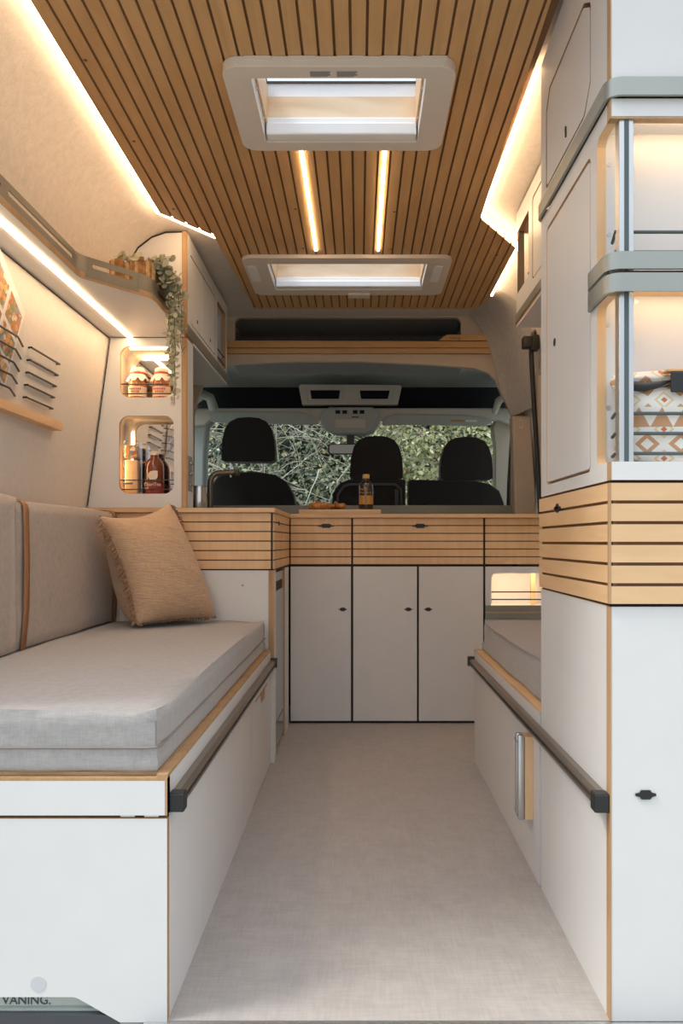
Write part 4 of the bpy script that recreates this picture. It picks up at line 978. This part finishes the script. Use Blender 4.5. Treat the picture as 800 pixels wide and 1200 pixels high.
# drawer band
Yb, Xb = 1.276, .4145
dz0, dz1 = .697, .898
o = slats_y(t, Xb+.003, XQ, Yb, dz0, dz1, .0055, .014, 'ply_x', 'drawer_front')
o2 = slats_x(t, Yb+.004, YF, Xb, 1, dz0, dz1, .0055, .014, 'ply_y', 'drawer_side')
MB().box(Xb-.0006, Xb+.0035, Yb-.0004, Yb+.006, dz0, dz1).build('corner_joint', 'edge', t)
pts = [(1.60+.0, .872)]; b = MB(); b.lathe([(.0095, -.003), (.0095, .001)], (Xb, 1.605, .8705), 16, axis='X'); b.plate('X', slot(1.605, .8705, 1, 0, .045, .006), [], Xb-.003, Xb+.001)
b.build('latch', 'black', t)
MB().box(XR+.01, XQ, YN+.012, YF-.01, .690, .900).box(XR+.003, XQ, YN+.008, YF-.002, .8985, .9025).box(XR+.003, XQ, YN+.008, YF-.002, .692, .697).build('carcass', 'gap', t)
# middle section: open corner shelf
zA, zB = .9035, 1.540
def notch(z0, z1, yd, r=.018):
    p = [(YN+.016, z0)]
    for i in range(6): a = math.radians(270+90*i/5); p.append((yd-r+r*math.cos(a), z0+r+r*math.sin(a)))
    for i in range(6): a = math.radians(0+90*i/5); p.append((yd-r+r*math.cos(a), z1-r+r*math.sin(a)))
    return p+[(YN+.016, z1)]
outl = [(YN+.016, zA), (YF, zA), (YF, zB), (YN+.016, zB)]
out2 = [(YF, zB)]+[(YN+.016, zB)]+notch(1.2835, 1.508, 1.357)[::-1]+notch(.934, 1.215, 1.357)[::-1]+[(YN+.016, zA), (YF, zA)]
dlow = [(1.398, .936), (1.716, .934), (1.716, 1.494), (1.398, 1.494)]
MB().plate('X', out2, [rr(1.3925, .927, 1.7205, 1.5005, .014, 4)], XR, XR+.016, 0, 1).build('side_panel', ['white', 'ply'], t)
o = MB().plate('X', rr(1.3975, .9335, 1.7185, 1.4935, .011, 4), [], XR+.0006, XR+.016, 0, 0).build('door', ['white'], t)
MB().lathe([(.0085, 0), (.0085, .0015)], (XR-.0006, 1.651, P(641, 401, 1.651).z), 14, axis='X').build('finger_hole', 'gap', o)
MB().box(XR+.0165, XR+.020, 1.36, YF, .91, 1.53).build('carcass', 'edge', t)
MB().box(XR+.001, XQ, YN, YN+.016, zA, .934, 0).box(XR-.0004, XR+.0016, YN-.0004, YN+.017, zA, .934, 1).build('bottom_rail', ['white', 'edge'], t)
MB().box(XR+.001, XQ, YN, YN+.016, 1.510, zB, 0).box(XR, XQ, YN, YN+.016, 1.507, 1.5105, 1).box(XR-.0004, XR+.0016, YN-.0004, YN+.017, 1.507, zB, 1).build('top_rail', ['white', 'edge'], t)
MB().box(XR+.018, XQ, YN+.016, 1.358, .920, .934).build('shelf_bottom', 'white', t)
MB().box(XR+.001, XQ, YN+.002, 1.358, 1.234, 1.252).build('shelf_board', 'ply_x', t)
MB().box(XR+.018, XQ, YN+.016, 1.358, 1.5205, 1.535).build('shelf_top', 'white', t)
MB().box(XR+.0165, XQ, 1.3585, 1.372, .92, 1.53).build('rear_panel', 'white', t)
pc = (P(731.5, 0, YN+.014).x)
MB().box(pc-.0125, pc+.0125, YN+.004, YN+.026, .906, 1.52, bev=.002).build('corner_post', 'alu', t)
MB().box(pc-.0035, pc+.0035, YN+.0025, YN+.01, .906, 1.52).build('post_groove', 'alu_dark', t)
for zs in ((1.018, .984, .950), (1.326, 1.292)):
    for z in zs: MB().tube([(XR+.026, 1.352, z), (pc-.013, YN+.020, z), (pc+.005, YN+.022, z), (XQ, YN+.022, z)], .0030, 8).build('rod', 'alu_dark', t, smooth=60)
for px, py in ((712.5, 381), (712.5, 478), (735.5+9.5, 353.5), (744.5, 156), (714, 193), (713.5, 275)):
    Y = 1.3585; p = P(px, py, Y)
    MB().lathe([(.004, -.0010), (.004, .001)], (p.x, Y, p.z), 12, axis='Y').build('screw', 'alu', t)
for z in (1.2338, 1.5203): MB().box(XR+.03, XQ, YN+.024, YN+.034, z-.003, z).build('led_strip', 'led_corner', t, label='glowing warm light strip')
def belt(z0, z1, y_end, wrap, nm='metal_belt', dx=.0):
    r = .022; th = .0028; X0, Y0 = XR-.006-dx, YN-.008-dx
    pts = [(XQ, Y0), (X0+r, Y0)]+[(X0+r-r*math.sin(math.radians(a)), Y0+r-r*math.cos(math.radians(a))) for a in range(15, 91, 15)]
    if wrap: pts += [(X0, YF-.012)]+[(X0+r-r*math.cos(math.radians(a)), YF-.012+r*math.sin(math.radians(a))) for a in range(15, 91, 15)]+[(X0+.06, YF-.012+r)]
    else: pts += [(X0, y_end-.012), (X0+.004, y_end)]
    zc = (z0+z1)/2; hz = (z1-z0)/2
    return MB().sweep([Vector((p[0], p[1], zc)) for p in pts], [(-th, -hz), (th, -hz), (th, hz), (-th, hz)]).build(nm, 'belt', t, smooth=50)
belt(1.5405, 1.5705, 0, True); belt(1.2525, 1.2815, 1.392, False); belt(1.2155, 1.246, 1.392, False)
MB().box(XR-.003, XQ, YN-.004, YN+.01, 1.2465, 1.2515).build('shelf_gap', 'rail_dark', t)
# upper section
MB().box(XR+.001, XQ, YN, YN+.016, 1.5715, 1.93, 0).box(XR-.0004, XR+.0016, YN-.0004, YN+.017, 1.5715, 1.93, 1).build('upper_front', ['white', 'edge'], t)
du = [(1.398, 1.640), (1.43, 1.603), (1.440, 1.597), (1.714, 1.597), (1.720, 1.603), (1.720, 1.760), (1.710, 1.772), (1.690, 1.798), (1.450, 1.800), (1.438, 1.799), (1.402, 1.776), (1.398, 1.768)]
cxm, czm = 1.559, 1.70
ho = [(a+math.copysign(.0052, a-cxm), c_+math.copysign(.0058, c_-czm)) for a, c_ in du]
MB().plate('X', [(YN+.016, 1.5715), (YF, 1.5715), (YF, 1.898), (YN+.016, 1.93)], [ho], XR, XR+.016, 0, 1).build('upper_side', ['white', 'edge'], t)
o = MB().plate('X', du, [], XR+.0006, XR+.016, 0, 1).build('door', ['white', 'edge'], t)
p = P(662.6, 154.5, 900*XR/(662.6-CX)); MB().plate('X', slot(p.y, p.z, .1, 1, .024, .009), [], XR-.001, XR+.001).build('finger_hole', 'gap', o)
MB().box(XR+.0165, XR+.020, 1.35, YF, 1.575, 1.88).box(XR+.02, .80, YF-.012, YF-.002, .0, 1.86).build('carcass', 'edge', t)
# travel bag on the corner shelf
t = top('wash_bag', 'white canvas bag with brown geometric pattern on the corner shelf of the tall cabinet', 'bag', (.67, 1.365, .9345))
def body(x0, x1, y0, y1, z0, z1, seed, r=.03): return cushion_mb(x0, x1, y0, y1, z0, z1, r, .012, 12, .008, seed)
body(.448, .90, 1.309, 1.357, .936, 1.062, 3, .022).build('bag_body', 'bag', t, smooth=80)
b = MB()
def flap(u, v):
    x_ = .441+.46*u; y_ = 1.322+.032*v
    z_ = 1.078+.022*math.sin(u*3.4)+.012*math.sin(v*3.1)-.018*(1-v)*(math.sin(u*5)**2)
    return Vector((x_, y_-.012*math.sin(3.1*u), z_))
b.grid(flap, 20, 8)
o = b.build('bag_flap', 'bag', t, smooth=80); s_ = o.modifiers.new('thickness', 'SOLIDIFY'); s_.thickness = .022
MB().tube([Vector((.443, 1.326, 1.064)), Vector((.465, 1.312, 1.066)), Vector((.485, 1.309, 1.064)), Vector((.505, 1.308, 1.067)), Vector((.53, 1.309, 1.074))], [.005, .0085, .0085, .006, .002], 8).build('dark_lining', 'black', t, smooth=60)
MB().box(.526, .60, 1.2965, 1.3015, 1.053, 1.088, bev=.002).build('closure_strap', 'black', t)
MB().box(.520, .60, 1.298, 1.320, 1.0885, 1.0925, bev=.001).build('buckle', 'cork', t)

# ------------------------------------------------------------------ outdoors beyond the windscreen
def shrub(name, label, cx, cy, rx, ry, z0, z1, nleaf, lsize, lm, ntwig, seed, arch=0):
    random.seed(seed); t = top(name, label, 'bush', (cx, cy, -.62))
    lv = bmesh.new(); tw = MB()
    def lf(p, s_):
        n = Vector((random.gauss(0, .7), random.gauss(-.7, .6), random.gauss(.3, .6))).normalized(); a = n.orthogonal().normalized(); a.rotate(Matrix.Rotation(random.uniform(0, 6.28), 3, n)); c_ = n.cross(a)
        lv.faces.new([lv.verts.new(p+a*s_), lv.verts.new(p+c_*s_*.55), lv.verts.new(p-a*s_*.8), lv.verts.new(p-c_*s_*.55)])
    for i in range(nleaf):
        p = Vector((cx+random.uniform(-rx, rx), cy+random.uniform(-ry, ry), random.uniform(z0, z1)))
        dn = NZ.noise(p*2.3+Vector((seed, 0, 0)))
        if dn < -.12 and random.random() < .7: continue
        lf(p, lsize*random.uniform(.5, 1.3))
    for i in range(ntwig):
        p = Vector((cx+random.uniform(-rx, rx), cy+random.uniform(-ry*1.0, ry*.6), random.uniform(z0, z1)))
        d = Vector((random.uniform(-1, 1), random.uniform(-.3, .3), random.uniform(-.2, 1.1))).normalized(); L = random.uniform(.3, .9)
        pts = []; r0 = random.uniform(.002, .0055)
        for k in range(6): pts.append(p.copy()); p = p+d*L/6; d = (d+Vector((random.uniform(-.22, .22), random.uniform(-.1, .1), random.uniform(-.4, .08)))).normalized()
        tw.tube(pts, [r0*(1-.12*k) for k in range(6)], 4)
    me = bpy.data.meshes.new('foliage'); off = OFF[t.name]
    for v in lv.verts: v.co -= off
    lv.to_mesh(me); lv.free(); me.materials.append(M[lm]); o = bpy.data.objects.new('foliage', me); C.objects.link(o); o.parent = t
    for k in range(5): tw.tube([Vector((cx+rx*(-.8+.4*k), cy, -.62)), Vector((cx+rx*(-.78+.38*k), cy+.1, z0*.3)), Vector((cx+rx*(-.7+.35*k), cy+.05, z0+.4))], [.02, .017, .008], 6)
    if 1: tw.build('twigs', 'twig', t)
    return t
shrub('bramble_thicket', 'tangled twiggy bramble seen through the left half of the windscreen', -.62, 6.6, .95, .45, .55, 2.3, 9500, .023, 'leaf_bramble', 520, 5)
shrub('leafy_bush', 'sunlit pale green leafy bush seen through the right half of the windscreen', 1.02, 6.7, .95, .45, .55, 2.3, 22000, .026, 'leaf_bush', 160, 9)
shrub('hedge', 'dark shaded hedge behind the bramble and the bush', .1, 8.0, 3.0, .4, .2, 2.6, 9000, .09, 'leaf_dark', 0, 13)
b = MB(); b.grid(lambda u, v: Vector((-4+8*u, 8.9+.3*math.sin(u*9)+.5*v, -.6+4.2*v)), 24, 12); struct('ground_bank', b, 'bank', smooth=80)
b = MB(); b.grid(lambda u, v: Vector((-14+28*u, -14+24*v, -.62)), 6, 6); struct('ground', b, plain('gravel_ground', (.30, .30, .27), .9, var=.2, vscale=3))

# ------------------------------------------------------------------ light, world, camera
w = bpy.data.worlds.new('overcast_sky'); bpy.context.scene.world = w; w.use_nodes = True; nt = w.node_tree
bg = nt.nodes['Background']; tc = node(nt, 'ShaderNodeTexCoord'); sp = node(nt, 'ShaderNodeSeparateXYZ'); nt.links.new(tc.outputs['Generated'], sp.inputs[0])
nt.links.new(ramp(nt, sp.outputs['Z'], [(0, (.56, .61, .66)), (.35, (.74, .83, .94)), (1, (1.9, 2.0, 2.15))]), bg.inputs['Color']); bg.inputs['Strength'].default_value = 1.0
sun = bpy.data.lights.new('sun', 'SUN'); sun.energy = 2.2; sun.angle = .25; sun.color = (1, .95, .85)
so = bpy.data.objects.new('sun', sun); C.objects.link(so); so.rotation_euler = (math.radians(8), math.radians(-32), 0); so.location = (0, 6, 8)

cam = bpy.data.cameras.new('camera'); co = bpy.data.objects.new('camera', cam); C.objects.link(co)
co.location = (0, 0, H); co.rotation_euler = (math.pi/2, 0, 0)
cam.sensor_fit = 'AUTO'; cam.sensor_width = 36; cam.lens = 36*F/1200
cam.shift_x = (400-CX)/1200; cam.shift_y = (CY-600)/1200; cam.clip_start = .05; cam.clip_end = 100
S = bpy.context.scene; S.camera = co
S.view_settings.view_transform = 'Standard'; S.view_settings.look = 'None'; S.view_settings.exposure = 0.32; S.view_settings.gamma = 1.04
S.cycles.use_denoising = True
try: S.cycles.denoiser = 'OPENIMAGEDENOISE'
except Exception: pass
S.cycles.max_bounces = 10; S.cycles.diffuse_bounces = 5; S.cycles.glossy_bounces = 4; S.cycles.transparent_max_bounces = 12
S.cycles.sample_clamp_indirect = 6; S.cycles.caustics_reflective = False; S.cycles.caustics_refractive = False
